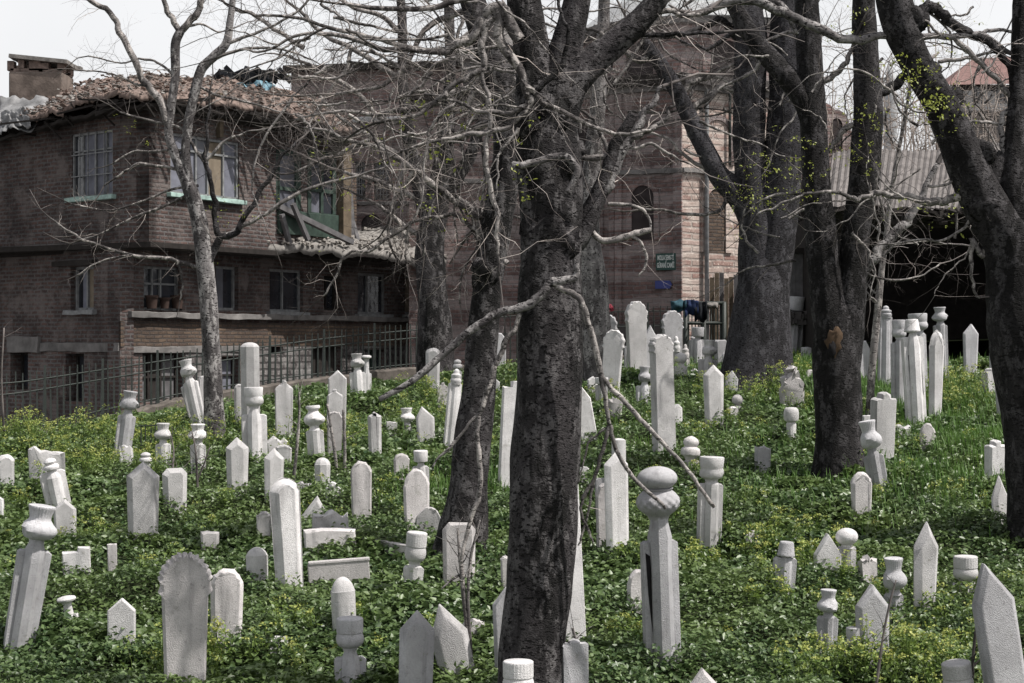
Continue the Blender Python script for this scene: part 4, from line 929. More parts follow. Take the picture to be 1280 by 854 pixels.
nL.slab('string_course', .5, nL.L, zc(440, 150, nL) - .1, zc(440, 150, nL) + .06, -.02, .14, M_lead, nv, jit=.01)
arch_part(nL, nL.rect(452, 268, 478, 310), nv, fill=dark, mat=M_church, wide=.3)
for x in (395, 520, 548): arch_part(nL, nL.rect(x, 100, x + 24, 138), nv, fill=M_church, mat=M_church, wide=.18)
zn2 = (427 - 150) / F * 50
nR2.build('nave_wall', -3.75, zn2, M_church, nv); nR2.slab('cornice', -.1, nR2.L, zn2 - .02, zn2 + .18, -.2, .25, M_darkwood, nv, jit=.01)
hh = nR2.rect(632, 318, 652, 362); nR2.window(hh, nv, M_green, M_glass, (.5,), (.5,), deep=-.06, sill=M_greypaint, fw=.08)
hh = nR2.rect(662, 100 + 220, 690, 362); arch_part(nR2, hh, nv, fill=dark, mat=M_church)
nd = Wall((nL.A.x - .1, nL.A.y + .5, 0), (nL.A.x - 1, nL.A.y + 9, 0)); 
w9 = Wall((nL.A.x - 1, nL.A.y + 9, 0), (nL.A.x, nL.A.y, 0)); w9.build('nave_wall', -3.75, zn, M_church, nv)
bm = lathe_bm([(1.7, 0), (1.7, 1.6), (1.85, 1.7), (1.4, 2.4), (.7, 2.9), (0, 3.1)], 16, c=(P(622, 0, 57).x, 57)); bmesh.ops.translate(bm, verts=bm.verts, vec=(0, 0, zn - 1.2)); world_child(bobj('small_dome', bm, M_concrete, smooth=30), nv)
# signs on the church
def text_mesh(txt, size, mat, parent, M, sx=1, bold=0.0):
    cu = bpy.data.curves.new('lettering', 'FONT'); cu.body = txt; cu.size = size; cu.align_x = 'CENTER'; cu.align_y = 'CENTER'; cu.extrude = .004; cu.offset = bold
    ot = bpy.data.objects.new('tmp', cu); COL.objects.link(ot); dg = bpy.context.evaluated_depsgraph_get(); me = bpy.data.meshes.new_from_object(ot.evaluated_get(dg)); bpy.data.objects.remove(ot)
    me.materials.clear(); me.materials.append(mat); me.transform(Matrix.Diagonal((sx, 1, 1, 1))); me.transform(M); o = link(bpy.data.objects.new('lettering', me)); return world_child(o, parent)
def face_M(w, u, z, o): 
    M = Matrix((( w.d.x, 0, w.n.x, 0), (w.d.y, 0, w.n.y, 0), (0, 1, 0, 0), (0, 0, 0, 1))); return Matrix.Translation(w.pt(u, z, o)) @ M
r = fL.rect(821, 317, 846, 338); sg = empty('mosque_sign', fL.pt((r[0] + r[1]) / 2, r[2]), 'dark green two-line name sign with white capitals on the church wall', 'sign')
fL.slab('sign_board', r[0], r[1], r[2], r[3], .02, .07, M_signgreen, sg); hgt = r[3] - r[2]; um = (r[0] + r[1]) / 2; wd = r[1] - r[0]
text_mesh('MOLLA \u015eEMS-T\u0130', hgt * .40, M_letter, sg, face_M(fL, um, r[2] + hgt * .73, .075), sx=wd / (hgt * .4) / 8.2 * .92, bold=.004)
text_mesh('G\u00dcRAN\u0130 CAM\u0130\u0130', hgt * .40, M_letter, sg, face_M(fL, um, r[2] + hgt * .28, .075), sx=wd / (hgt * .4) / 8.2 * .98, bold=.004)
r = fL.rect(820, 351, 841, 361); sg = empty('direction_sign', fL.pt((r[0] + r[1]) / 2, r[2]), 'small blue arrow-shaped sign below the green sign, pointing right', 'sign')
bm = bmesh.new(); hgt = r[3] - r[2]; zmid = (r[2] + r[3]) / 2; L_ = r[1] - r[0]
poly = [(r[0], r[2]), (r[1] - L_ * .14, r[2]), (r[1], zmid), (r[1] - L_ * .14, r[3]), (r[0], r[3])]
f = bm.faces.new([bm.verts.new(fL.pt(a, b, .06)) for a, b in poly]); r_ = bmesh.ops.extrude_face_region(bm, geom=[f]); bmesh.ops.translate(bm, verts=[v for v in r_['geom'] if isinstance(v, bmesh.types.BMVert)], vec=-fL.n * .03)
world_child(bobj('sign_board', bm, M_signblue), sg)
for k, (txt, zz) in enumerate((('CARSISI', .68), ('SOKAK', .30))):
    pass
# plank fence and grey boards behind the huge tree
pf = empty('plank_fence', P(907, 440, 38), 'old upright plank fence between the church corner and the huge tree', 'fence')
for k in range(9):
    x = 884 + k * 6; bm = bmesh.new(); a = P(x, 450, 38 + .1 * (k % 2)); b = P(x, 344 + rng.uniform(-3, 5), 38 + .1 * (k % 2)); bar(bm, a, b, .095, .03, up=Vector((0, 1, 0))); world_child(bobj('plank', bm, M_wood if k % 3 else M_greywood), pf)
gp = empty('board_panel', P(1000, 445, 33.5), 'tall grey board panel behind the capped stone, right of the huge tree', 'fence')
for k in range(11):
    bm = bmesh.new(); x = 984 + k * 6.4; bar(bm, P(x, 460, 33.5), P(x + .6, 312 + (k % 3), 33.5), .095, .03 + .01 * (k % 2), up=Vector((0, 1, 0))); world_child(bobj('board', bm, M_greywood), gp)
bm = bmesh.new(); bar(bm, P(978, 313, 33.4), P(1060, 315, 33.4), .12, .1); world_child(bobj('capping', bm, M_darkwood), gp)
bm = bmesh.new()
for k in range(40): box(bm, (0, 0, 0), (.16, .14, .09), Matrix.Translation(P(968 + rng.random() * 60, 390 + rng.random() * 14, 33.1)) @ Matrix.Rotation(rng.random() * 3, 4, 'Z'))
tag(bobj('rubble_heap', bm, M_rubble.copy()), 'ledge of loose dark rubble along the foot of the grey board panel', 'rubble', kind='stuff')
# ------------------------------------------------------------------ open shed with a ribbed roof on the right
sh = empty('shed', P(1170, 470, 31), 'black open-fronted shed with a ribbed grey sheet roof on the right', 'shed')
bm = bmesh.new(); n = 320; uvl = None
A0, A1 = P(1030, 272, 31.2), P(1420, 262, 31.2); B0, B1 = P(1040, 196, 37), P(1440, 176, 37)
rows = []
for t, (Pa, Pb) in ((0, (A0, A1)), (1, (B0, B1))):
    rows.append([Pa.lerp(Pb, i / n) + Vector((0, -.12 * math.sin(i * .13) ** 2 * (1 - t), .030 * (1 + math.cos(i * math.pi / 3)) + .05 * math.sin(i * .05))) for i in range(n + 1)])
mid = [a.lerp(b, .5) + Vector((0, 0, -.05 + .03 * math.sin(i * .11))) for i, (a, b) in enumerate(zip(*rows))]
rr = [[bm.verts.new(p) for p in row] for row in (rows[0], mid, rows[1])]
for a, b in zip(rr, rr[1:]):
    for i in range(n): bm.faces.new((a[i], a[i + 1], b[i + 1], b[i]))
o = bobj('roof', bm, plain('ribbed_sheet_roofing', (.17, .155, .15), .85, .2, .5, 3, .3)); m = o.modifiers.new('t', 'SOLIDIFY'); m.thickness = .04; world_child(o, sh)
bm = bmesh.new(); bar(bm, A0 + Vector((0, .1, -.12)), A1 + Vector((0, .1, -.12)), .12, .22)
for x in (1034, 1330): bar(bm, P(x, 262, 31.4), P(x, 500, 31.4), .14, .14)
world_child(bobj('posts', bm, M_darkwood), sh)
wk = Wall((P(1030, 0, 36).x - .8, 36, 0), (P(1420, 0, 36).x, 36, 0)); wk.build('rear_wall', -3.7, 3.3, M_darkwood, sh)
wk = Wall((A0.x, 36, 0), (A0.x, 31.3, 0)); wk.build('side_wall', -3.7, 2.3, M_darkwood, sh)
wk = Wall((A1.x, 31.3, 0), (A1.x, 36, 0)); wk.build('side_wall', -3.7, 2.3, M_darkwood, sh)
bm = bmesh.new(); vs = [bm.verts.new(p) for p in (Vector((A0.x, 31.2, -.05)), Vector((A1.x, 31.2, .1)), Vector((A1.x, 36, .1)), Vector((A0.x, 36, -.05)))]; bm.faces.new(vs); world_child(bobj('floor', bm, M_soil), sh)
pts = [P(1040 + rng.random() * 200, 262 + abs(rng.gauss(0, 8)), 30.9 + rng.random() * .4) for _ in range(240)]; o = scatter_bits('junk', pts, [rng.uniform(.06, .25) for _ in pts], M_darkwood, sh, .3)
# house with a red roof further up and distant things
rh = empty('distant_house', P(1240, 150, 75), 'distant house with red tiled roof and white balcony at the upper right', 'house')
w1 = Wall((P(1192, 0, 75).x, 75, 0), (P(1330, 0, 75).x, 76, 0)); w1.build('wall', -3.7, (427 - 104) / F * 75, M_concrete, rh)
w1.slab('balcony', .2, w1.L, (427 - 141) / F * 75, (427 - 116) / F * 75, 0, .8, M_whitepaint, rh)
bm = bmesh.new(); E0, E1 = P(1182, 106, 74), P(1335, 104, 74); R0, R1 = P(1215, 74, 78), P(1335, 66, 78); vs = [bm.verts.new(p) for p in (E0, E1, R1, R0)]; bm.faces.new(vs); bm.faces.new([bm.verts.new(p) for p in (E0 + Vector((0, 0, -.02)), R0 + Vector((0, 0, -.02)), E0 + Vector((0, 8, 0)))])
world_child(bobj('roof', bm, M_redroof), rh)
for x in (1205, 1235, 1262): w1.window(w1.rect(x, 112, x + 12, 132), rh, M_greypaint, M_glass, (.5,), (), deep=-.85 if False else -.83, fw=.1)
mn = empty('minaret', P(1113, 110, 110), 'pale slim minaret tip seen between two trunks at the upper right', 'minaret')
world_child(bobj('tower', lathe_bm([(.42, -3.7), (.42, 15.4)], 12, c=(P(1113, 0, 110).x, 110)), M_lead, smooth=30), mn)  # pale lead tone also stands in for distance haze
world_child(bobj('spire', lathe_bm([(.42, 15.4), (.26, 16.6), (0, 17.9)], 12, c=(P(1113, 0, 110).x, 110)), M_lead, smooth=30), mn)
gb = empty('gabled_chapel', P(1035, 200, 52), 'reddish brick gable with round arches behind the forked tree', 'building')
w2 = Wall((P(1000, 0, 52).x, 52, 0), (P(1076, 0, 53).x, 53, 0)); w2.build('gable_wall', -3.7, 7, M_church, gb, top=lambda u: (427 - 112) / F * 52 - max(0, u - .7) * .95)
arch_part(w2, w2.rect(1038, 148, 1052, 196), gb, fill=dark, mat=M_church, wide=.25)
w2.slab('verge', 0, .7, (427 - 112) / F * 52, (427 - 112) / F * 52 + .15, -.3, .2, M_tile, gb)
w3 = Wall((P(905, 0, 49).x, 49.0, 0), (P(1004, 0, 50).x, 50.5, 0)); w3.build('wall', -3.7, (427 - 4) / F * 49, M_church, gb)
w4 = Wall((P(1090, 0, 50).x, 50, 0), (P(1290, 0, 50).x, 50, 0))
# left side
G('round', 8, 614, 7, 568, 22, 'white round-topped stone cut by the left edge, behind the leaning knob-topped stone', ch=.2, yaw=20)
G('pointed', 0, 648, -2, 620, 11, 'sliver of white stone at the very left edge')
G('broken', 60, 604, 59, 557, 42, 'wide broken slab with jagged white top behind the leaning ball-topped stone', pk=.3, ph=.25, wb=1)
G('knob', 76, 640, 61, 572, 32, 'leaning stone with small striped ball head beside the broken slab', tw=20, th=16, nk=4, yaw=25)
G('pointed', 82, 664, 81, 624, 28, 'short blunt pointed stone leaning against the ball-topped one', ph=.45, wb=.9)
G('kavuk', 24, 806, 51, 632, 42, 'tall turbaned stone leaning right at the far left of the foreground', tw=43, th=44, nk=16, wb=.85, yaw=24, m='g')
G('step', 96, 712, 95, 684, 34, 'low white stepped block half sunk in leaves behind the turbaned leaner', wb=1, ph=.15)
G('block', 141, 714, 140, 680, 12, 'small dark stump standing in yellow flowers', m='r', t=.8)
G('pointed', 179, 686, 179, 577, 41, 'large clean pointed stone with faceted edges, standing alone on the left', ch=.17, chy=1.2, ph=.44, wb=.84, yaw=16)
G('knob', 182, 600, 182, 565, 13, 'tiny knob head peeping above the large pointed stone', tw=16, th=13, nk=4)
G('flat', 219, 636, 218, 585, 31, 'low stone with faceted flat top right of the large pointed stone', ch=.2, ph=.25, yaw=22)
G('kavuk', 152, 574, 163, 489, 22, 'right-leaning turbaned stone in front of the railing on the left', tw=23, th=24, nk=9, yaw=20, m='g')
G('broken', 158, 582, 156, 556, 15, 'small broken slab at the foot of the turbaned leaner by the railing', ph=.3)
G('kavuk', 204, 580, 204, 529, 19, 'short turbaned stone before the small iron grille', tw=21, th=21, nk=7)
G('kavuk', 248, 590, 247, 530, 19, 'short turbaned stone left of the slim tree, grey twig across it', tw=23, th=20, nk=8)
G('kavuk', 250, 532, 231, 450, 18, 'left-leaning turbaned stone close beside the slim tree', tw=21, th=22, nk=8, yaw=-10)
G('flat', 242, 530, 230, 483, 8, 'narrow slab leaning behind the left-leaning turban by the slim tree', t=.9)
G('round', 253, 528, 253, 470, 9, 'narrow upright slab touching the slim tree trunk', t=.9)
G('pillar', 314, 560, 312, 428, 25, 'tall eight-sided pillar with domed head right of the slim tree', dome=.25, wb=.98, yaw=10)
G('fez', 319, 582, 317, 484, 31, 'white capped stone standing in front of the tall pillar', tw=24, th=24, nk=12, wb=.98, yaw=12)
G('round', 299, 528, 299, 480, 12, 'narrow round-topped slab just left of the tall pillar', t=.6)
G('pointed', 297, 612, 296, 547, 28, 'faceted pointed stone left of the capped white stone', ch=.2, chy=1, ph=.45, yaw=18)
G('ogee', 355, 544, 355, 475, 23, 'pointed stone with a small finial right of the tall pillar', ch=.05)
G('pointed', 343, 568, 342, 545, 19, 'low pointed fragment behind the round-topped and gabled pair')
G('pointed', 355, 566, 355, 548, 9, 'tiny triangular tip right of the low pointed fragment')
G('round', 354, 586, 355, 556, 20, 'short rounded slab peeping behind a gabled stone', ph=.25)
G('pointed', 343, 622, 344, 560, 26, 'gabled faceted stone behind the tall rounded one', ch=.2, chy=1, ph=.5, yaw=24)
G('arch', 363, 732, 356, 597, 40, 'tall rounded stone with wide chamfered edges leaning slightly left', ch=.24, chy=1.0, ph=.5, wb=.82, yaw=26, m='m')
G('broken', 378, 622, 379, 601, 17, 'broken carved scrap right of the tall rounded stone', ph=.6)
G('mushroom', 396, 578, 391, 507, 22, 'stone with flat-topped mushroom turban beside thin saplings', tw=27, th=26, nk=7)
G('pillar', 403, 606, 403, 572, 21, 'short bulging round-headed post below the mushroom turban', dome=.45, wb=.75, seg=8)
G('pointed', 422, 545, 422, 463, 23, 'faceted gable stone behind the finial slab and the small scalloped one', ch=.06, ph=.45)
G('ogee', 418, 560, 418, 486, 19, 'slab with tiny finial between the gable stone and a scalloped one')
G('scallop', 418, 572, 418, 514, 19, 'small scalloped slab in front of the tiny finial slab', lobes=5, m='r')
G('kavuk', 449, 504, 446, 442, 20, 'turbaned stone close to the railing before the brown shutter', tw=18, th=18, nk=7)
G('disc', 458, 498, 458, 444, 13, 'slim stone with tilted disc head beside the turbaned stone by the railing', tw=13, th=14, nk=10)
G('ogee', 469, 570, 468, 515, 17, 'slender stone with stubby finial among yellow weeds', ch=.2, ph=.35)
G('block', 489, 540, 489, 527, 13, 'tiny square stub left of the low waisted turban')
G('kavuk', 509, 538, 508, 510, 12, 'low waisted turban head almost buried in the grass', tw=19, th=18, nk=5)
G('pointed', 533, 556, 531, 508, 23, 'lopsided pointed slab half veiled by weeds left of the leaning tree', pk=-.15, ph=.6)
G('round', 541, 490, 541, 435, 18, 'tall round-topped slab below the drooping bare branch', ph=.4, t=.5, ch=.2)
G('block', 561, 455, 561, 438, 12, 'small pale broken tip behind the round-topped slab near the fence', pitch=0)
G('knob', 572, 476, 572, 449, 10, 'small round knob stone just left of the leaning trunk, furthest back', tw=12, th=12, nk=4)
G('rings', 562, 562, 572, 461, 16, 'tall slab with ringed knob head leaning against the leaning tree', tw=14, th=18, nk=2, wb=1, body='wing')
G('ogee', 554, 512, 554, 478, 15, 'low knobbly flower-shaped stone left of the ringed slab', m='r')
G('arch', 625, 462, 625, 416, 16, 'grey round-topped stone seen between the leaning tree and the big trunk', m='g')
G('pointed', 619, 489, 619, 473, 11, 'very small triangular stone right of the leaning tree')
G('step', 632, 604, 640, 476, 20, 'tall stepped slab half hidden by the left edge of the big trunk', ph=.4, t=.5)
G('arch', 452, 650, 451, 577, 26, 'speckled round-topped stone standing alone left of centre', ch=.07, ph=.5, m='r', yaw=8)
G('round', 502, 598, 502, 567, 20, 'small weathered round stone left of the white cap', m='r')
G('plainfez', 527, 640, 525, 563, 20, 'stone with plain cylindrical cap behind a blunt arched slab', tw=18, th=14, nk=8, wb=1)
G('arch', 521, 660, 521, 586, 32, 'arched slab in front of the plain cylindrical cap', ch=.08, ph=.7, m='r', yaw=14)
G('arch', 534, 660, 538, 634, 30, 'low curved slab leaning beside the arched slab by the leaning tree', ph=.5, ch=.03)
G('shoulder', 417, 634, 416, 602, 18, 'small bottle-shaped post above the broken triangle', ph=.5)
G('pointed', 394, 652, 397, 620, 38, 'white triangular fragment lying behind the carved pedestal', ph=.75, wb=1.1)
G('block', 413, 692, 412, 660, 64, 'rough rectangular pedestal carrying a carved moulding', m='r', wb=.98, t=.5, yaw=6)
G('broken', 414, 682, 413, 638, 42, 'carved broken moulding set on the rough pedestal', ph=.2, wb=1.25, t=.5)
G('round', 330, 684, 330, 640, 17, 'small dark weathered stump left of the tall rounded stone', m='r', rough=.012)
G('block', 262, 688, 262, 664, 21, 'small faceted cube sticking out of the leaves', m='r', t=.7, ch=.1)
G('pillar', 322, 728, 321, 684, 28, 'short round post with low pointed cap in open ground', dome=.42, seg=24, wb=.85, e=1.3)
G('block', 348, 812, 348, 796, 25, 'flat white chip lying in the foreground leaves', wb=.9, pitch=-25)
G('scallop', 232, 870, 231, 690, 62, 'big scalloped slab with serrated head in the left foreground', lobes=13, ch=.06, ph=.56, wb=.72, m='r', yaw=14, t=.26, pitch=2)
G('arch', 283, 806, 284, 711, 40, 'dark-faced round slab leaning behind the big scalloped one', ch=.10, ph=.5, m='r', yaw=14)
G('pointed', 152, 812, 152, 747, 35, 'small pointed slab alone in front of the large pointed stone', ch=.04, ph=.45, wb=.95, yaw=6)
G('disc', 87, 790, 85, 745, 23, 'little mushroom-shaped stone with a tilted flat cap', tw=24, th=22, nk=3, tt=-6, wb=1.1)
G('fluted', 516, 728, 521, 665, 24, 'fluted cap stone between the long kerb and the dark leaning tree', tw=27, th=37, nk=9)
G('flat', 574, 726, 574, 653, 41, 'rough flat-topped stone at the foot of the leaning tree', ch=.09, ph=.22, m='r', wb=.9, yaw=6)
G('pillar', 431, 790, 428, 721, 31, 'round post with conical cap behind the fluted turban', dome=.62, seg=26, wb=.95, e=1.25)
G('fluted', 438, 850, 437, 772, 40, 'fluted cap stone with shoulders in the bottom foreground left of the two points', tw=35, th=37, nk=16, m='g')
G('pointed', 519, 870, 522, 763, 44, 'left one of two blunt pointed stones side by side at the bottom', ch=.20, chy=.8, ph=.55, wb=.95, yaw=4, m='g')
G('pointed', 572, 840, 553, 752, 48, 'right one of two pointed stones at the bottom, tilted left', ch=.18, chy=.8, ph=.85, pk=-.1, wb=.9, yaw=16, m='m')
G('broken', 593, 806, 593, 773, 26, 'rough lump behind the tilted pointed stone', m='r', ph=.3)
G('pointed', 634, 840, 632, 733, 32, 'pointed stone half hidden behind the left side of the big trunk', ch=.1, ph=.7, m='g')
G('round', 633, 745, 632, 695, 13, 'narrow rounded stone showing just left of the big trunk', t=.8, m='r')
G('fluted', 648, 885, 648, 826, 42, 'fluted cap in front of the big trunk, cut by the lower edge', tw=40, th=42, nk=14, Y=11.7)
G('pointed', 718, 808, 708, 590, 32, 'tall plain slab rising from behind the right side of the big trunk', ch=.05, ph=.5, wb=.95, t=.3)
G('shoulder', 720, 880, 718, 800, 34, 'stepped slab at the lower edge right of the big trunk', ph=.15, m='g')
G('pointed', 737, 552, 721, 470, 23, 'sharp white slab leaning left from the big trunk', ph=1.3, pk=-.2, ch=.05)
G('pointed', 740, 494, 741, 470, 13, 'tiny gabled stone left of the white capped post behind the big trunk')
G('plainfez', 752, 508, 752, 472, 15, 'little capped post crossed by a hanging branch', tw=17, th=8, nk=3)
G('broken', 768, 520, 768, 496, 17, 'broken pale lump hidden in weeds beside the hanging branch', m='r')
G('grand', 829, 826, 817, 582, 46, 'tall grand stone with egg-shaped cap over a cross-wrapped turban', tw=54, th=62, nk=34, wb=1.0, yaw=14, m='g', nf=.95, streak=[(-.86, .93, .22, .26)])
G('arch', 797, 768, 797, 712, 26, 'low speckled stone peeping left of the grand turban shaft', m='r')
G('pointed', 773, 696, 773, 566, 33, 'tall pointed stone with a crack, left of the grand turban', ch=.2, chy=.9, ph=.45, wb=.95, yaw=22)
G('pillar', 774, 650, 774, 548, 18, 'round-headed cylinder behind the tall pointed stone with a crack', dome=.2, seg=24, wb=1)
G('arch', 756, 686, 756, 604, 22, 'pitted rounded slab hidden left of the tall pointed stone', m='r')
G('flat', 751, 650, 751, 598, 14, 'small flat slab behind the pitted rounded one', m='g')
G('round', 731, 602, 731, 583, 12, 'tiny white round stone just right of the big trunk')
G('knob', 864, 592, 861, 545, 22, 'leaning double-knob stone behind the drooping stick', tw=25, th=27, nk=6, tt=8, m='r')
G('fez', 887, 678, 890, 571, 31, 'stone with round flat-topped cap at the tip of the drooping stick', tw=31, th=28, nk=8, wb=.95, yaw=16)
G('broken', 953, 590, 954, 557, 20, 'dark wedge-shaped stump in the right middle meadow', ph=.3, m='g')
G('pointed', 941, 682, 941, 663, 15, 'tiny triangular stone in yellow weeds left of the truncated cap', m='r')
G('pebble', 989, 548, 989, 509, 13, 'pebble-headed post left of the dark forked tree', tw=19, th=18, nk=5, body='none')
G('kavuk', 1100, 616, 1084, 526, 25, 'dark turbaned stone leaning left at the foot of the forked tree', tw=27, th=36, nk=10, yaw=-18, m='g')
G('arch', 1077, 645, 1076, 590, 27, 'spotted rounded slab in front of the leaning dark turban', m='r', ph=.55, yaw=10)
G('shoulder', 1102, 580, 1104, 490, 28, 'grooved tall stone with rounded ribs behind the leaning dark turban', ph=.35, t=.6, ch=.05)
G('arch', 1160, 562, 1160, 529, 20, 'small low pointed slab alone right of the grooved stone', m='r', ph=.8)
G('shoulder', 1244, 602, 1245, 550, 25, 'shouldered stone left of the right-hand trunk', ph=.3, ch=.1, t=.5, yaw=18)
G('pointed', 1253, 656, 1250, 594, 25, 'sharply pointed stone against the right-hand trunk, below the shouldered one', ph=1.1, ch=.2, yaw=25)
G('pointed', 1157, 748, 1159, 652, 36, 'slender faceted pointed stone in the right foreground', ch=.2, chy=1, ph=.85, wb=.8, yaw=20)
G('fluted', 1207, 730, 1207, 695, 32, 'sunken fluted cap between the slender point and the trunk', tw=31, th=30, nk=6)
G('kavuk', 1118, 762, 1115, 697, 22, 'turban head on a thin neck behind the large faceted stone', tw=30, th=40, nk=8, m='g')
G('broken', 1086, 722, 1085, 694, 20, 'small broken chip right of the ball-headed post', m='r')
G('pointed', 1035, 720, 1034, 667, 34, 'short gabled slab left of the ball-headed post', ph=.75, ch=.05, yaw=8)
G('ball', 1059, 716, 1058, 660, 22, 'ball-headed post beside the short gabled slab', tw=28, th=22, nk=4)
G('conefez', 979, 742, 983, 677, 28, 'short stone with truncated cone cap in yellow weeds', tw=22, th=18, nk=5, m='g')
G('kavuk', 1034, 808, 1036, 737, 24, 'small turbaned stone standing alone, low right', tw=26, th=29, nk=8, m='g')
G('pointed', 1092, 836, 1091, 731, 44, 'large grey faceted point at the lower right', ch=.13, chy=.8, ph=.6, wb=.85, m='g', yaw=12)
G('fluted', 1070, 836, 1068, 784, 26, 'low round cap squeezed behind the large grey faceted point', tw=21, th=25, nk=8, m='g')
G('pointed', 1262, 885, 1234, 703, 58, 'very large slanted pointed slab in the lower right corner', ph=.85, pk=-.08, ch=.10, wb=.95, m='g', yaw=20, pitch=-2)
G('fluted', 1200, 880, 1197, 827, 34, 'fluted cap cut by the lower edge left of the slanted slab', tw=38, th=38, nk=8, tt=-5)
G('pointed', 881, 880, 879, 836, 46, 'dark rough tip at the lower edge right of centre', m='r', ph=.6, ch=.1)
# right background
G('arch', 1080, 482, 1081, 426, 17, 'narrow pointed slab right of the forked tree, before the dark shed', ph=1, m='g')
G('rings', 1106, 482, 1107, 382, 17, 'ring-topped column in the shade of the shed, right of the sapling', tw=15, th=14, nk=1, wb=1, m='g')
G('fez', 1124, 512, 1126, 400, 20, 'capped stone left of the cone-capped grooved one', tw=19, th=22, nk=8, m='g')
G('conefez', 1146, 525, 1141, 399, 28, 'tall grooved stone with cone cap and black streaks', tw=20, th=16, nk=8, wb=.9, streak=[(-.62, .8, .05, .2), (.52, .75, .3, .14)])
G('fez', 1152, 490, 1148, 392, 20, 'tall stone with white flat cap behind the cone-capped one', tw=24, th=21, nk=6, m='g')
G('flat', 1126, 505, 1126, 449, 13, 'small post in front of the capped stone by the sapling', m='g')
G('kavuk', 1178, 470, 1174, 384, 17, 'dark turbaned stone before the dark shed', tw=19, th=18, nk=6, m='g')
G('arch', 1170, 520, 1172, 413, 22, 'tall sharply arched stone with a white face before the shed', ph=.9, ch=.25, yaw=22)
G('pointed', 1213, 474, 1215, 405, 20, 'pointed grey stone narrowing to its foot, alone before the shed', wb=.65, m='g', ph=.6)
G('pointed', 1244, 486, 1244, 405, 17, 'pointed grey stone touching the right-hand trunk', m='g', ph=.8)
G('shoulder', 1239, 494, 1239, 460, 20, 'small tilted shouldered stone by the right-hand trunk', t=.7, ph=.3)
G('pointed', 1254, 528, 1247, 434, 15, 'thin slab leaning along the right-hand trunk', ph=1, m='g')
G('plainfez', 991, 444, 996, 371, 22, 'capped stone in front of the grey board panel', tw=20, th=18, nk=6, m='g')
G('block', 1008, 452, 1008, 434, 13, 'tiny cube right of the capped stone by the board panel', m='g')
G('ogee', 990, 506, 989, 458, 28, 'pale knobbly eroded slab left of the forked tree', m='r', ph=1.0, t=.5, rough=.03)
G('arch', 1013, 482, 1013, 462, 13, 'tiny rounded tip between the broken slab and the forked tree', m='r')
G('broken', 965, 482, 965, 460, 14, 'small rough lump left of the pale broken slab', m='r')
# centre background
G('scallop', 797, 470, 795, 376, 26, 'tallest scalloped pointed stone before the church fence', ph=.7, lobes=6, ch=.03, t=.4, yaw=16)
G('scallop', 760, 462, 760, 393, 22, 'grey scalloped stone behind the right-leaning scalloped one', ph=.6, lobes=6, m='g', yaw=-12)
G('scallop', 762, 496, 768, 412, 26, 'scalloped stone leaning right, left of the little capped post', ph=.6, lobes=6, yaw=-16, wb=.8)
G('conefez', 787, 468, 788, 422, 14, 'little post with tiny cone cap between two scalloped stones', tw=9, th=9, nk=3, m='g')
G('pointed', 812, 466, 813, 407, 13, 'narrow dark gable stone behind the tall white-faced slab', m='g', ph=.9)
G('scallop', 842, 460, 840, 388, 26, 'dark scalloped stone before the hanging clothes', ph=.6, lobes=6, m='g', yaw=14)
G('scallop', 831, 572, 826, 418, 30, 'tall white-faced slab with knobbly shoulder at centre right', ph=.5, lobes=6, ch=.06, t=.45, yaw=26, wb=.95)
G('rings', 846, 470, 845, 420, 11, 'slim ringed finial just right of the tall white-faced slab', tw=10, th=18, nk=2)
G('ball', 852, 478, 851, 441, 16, 'ball-headed post right of the tall white-faced slab', tw=16, th=14, nk=4)
G('rings', 858, 462, 857, 430, 9, 'dark stacked post behind the ball-headed one', tw=9, th=16, nk=2, m='r')
G('plainfez', 871, 456, 872, 409, 20, 'round-capped stone below the hanging clothes', tw=16, th=12, nk=5, m='g')
G('knob', 865, 452, 866, 420, 9, 'small knob stone left of the round-capped one', tw=8, th=10, nk=3, m='g')
G('kavuk', 884, 480, 887, 425, 24, 'turbaned stone left of the huge twin-stemmed tree', tw=19, th=20, nk=6)
G('flat', 901, 456, 900, 425, 14, 'grey stub behind the turbaned stone by the huge tree', m='g', t=.7)
G('round', 908, 462, 907, 440, 9, 'tiny rounded stone between the grey stub and the huge tree', m='g')
G('pointed', 893, 530, 893, 456, 26, 'bright gabled stone with chamfered edges left of the huge tree', ch=.15, chy=.8, ph=.5, wb=.82, yaw=14)
G('pointed', 914, 490, 915, 463, 17, 'smaller gabled stone right behind the bright gabled one', ph=.6, m='g')
G('round', 908, 474, 908, 456, 9, 'tiny white rounded tip touching the huge tree')
G('ball', 922, 520, 921, 493, 14, 'ball head sunk in flowers below the huge tree', tw=14, th=14, nk=3, body='none', m='r')
G('round', 916, 524, 916, 508, 13, 'little lump in front of the sunken ball head', m='r')
G('kavuk', 805, 505, 806, 458, 20, 'turbaned stone with broad base left of the tall white-faced slab', tw=17, th=20, nk=6, m='g')
G('pointed', 847, 532, 847, 505, 12, 'small tip showing right behind the foot of the tall white-faced slab')
G('round', 868, 470, 868, 461, 9, 'tiny white pebble stone between the ball-headed post and the turban')
G('block', 1084, 536, 1084, 519, 13, 'small white block between the leaning dark turban and the grooved stone')
G('block', 1128, 540, 1127, 530, 20, 'white rubble patch right of the grooved stone', m='m', ph=.3)
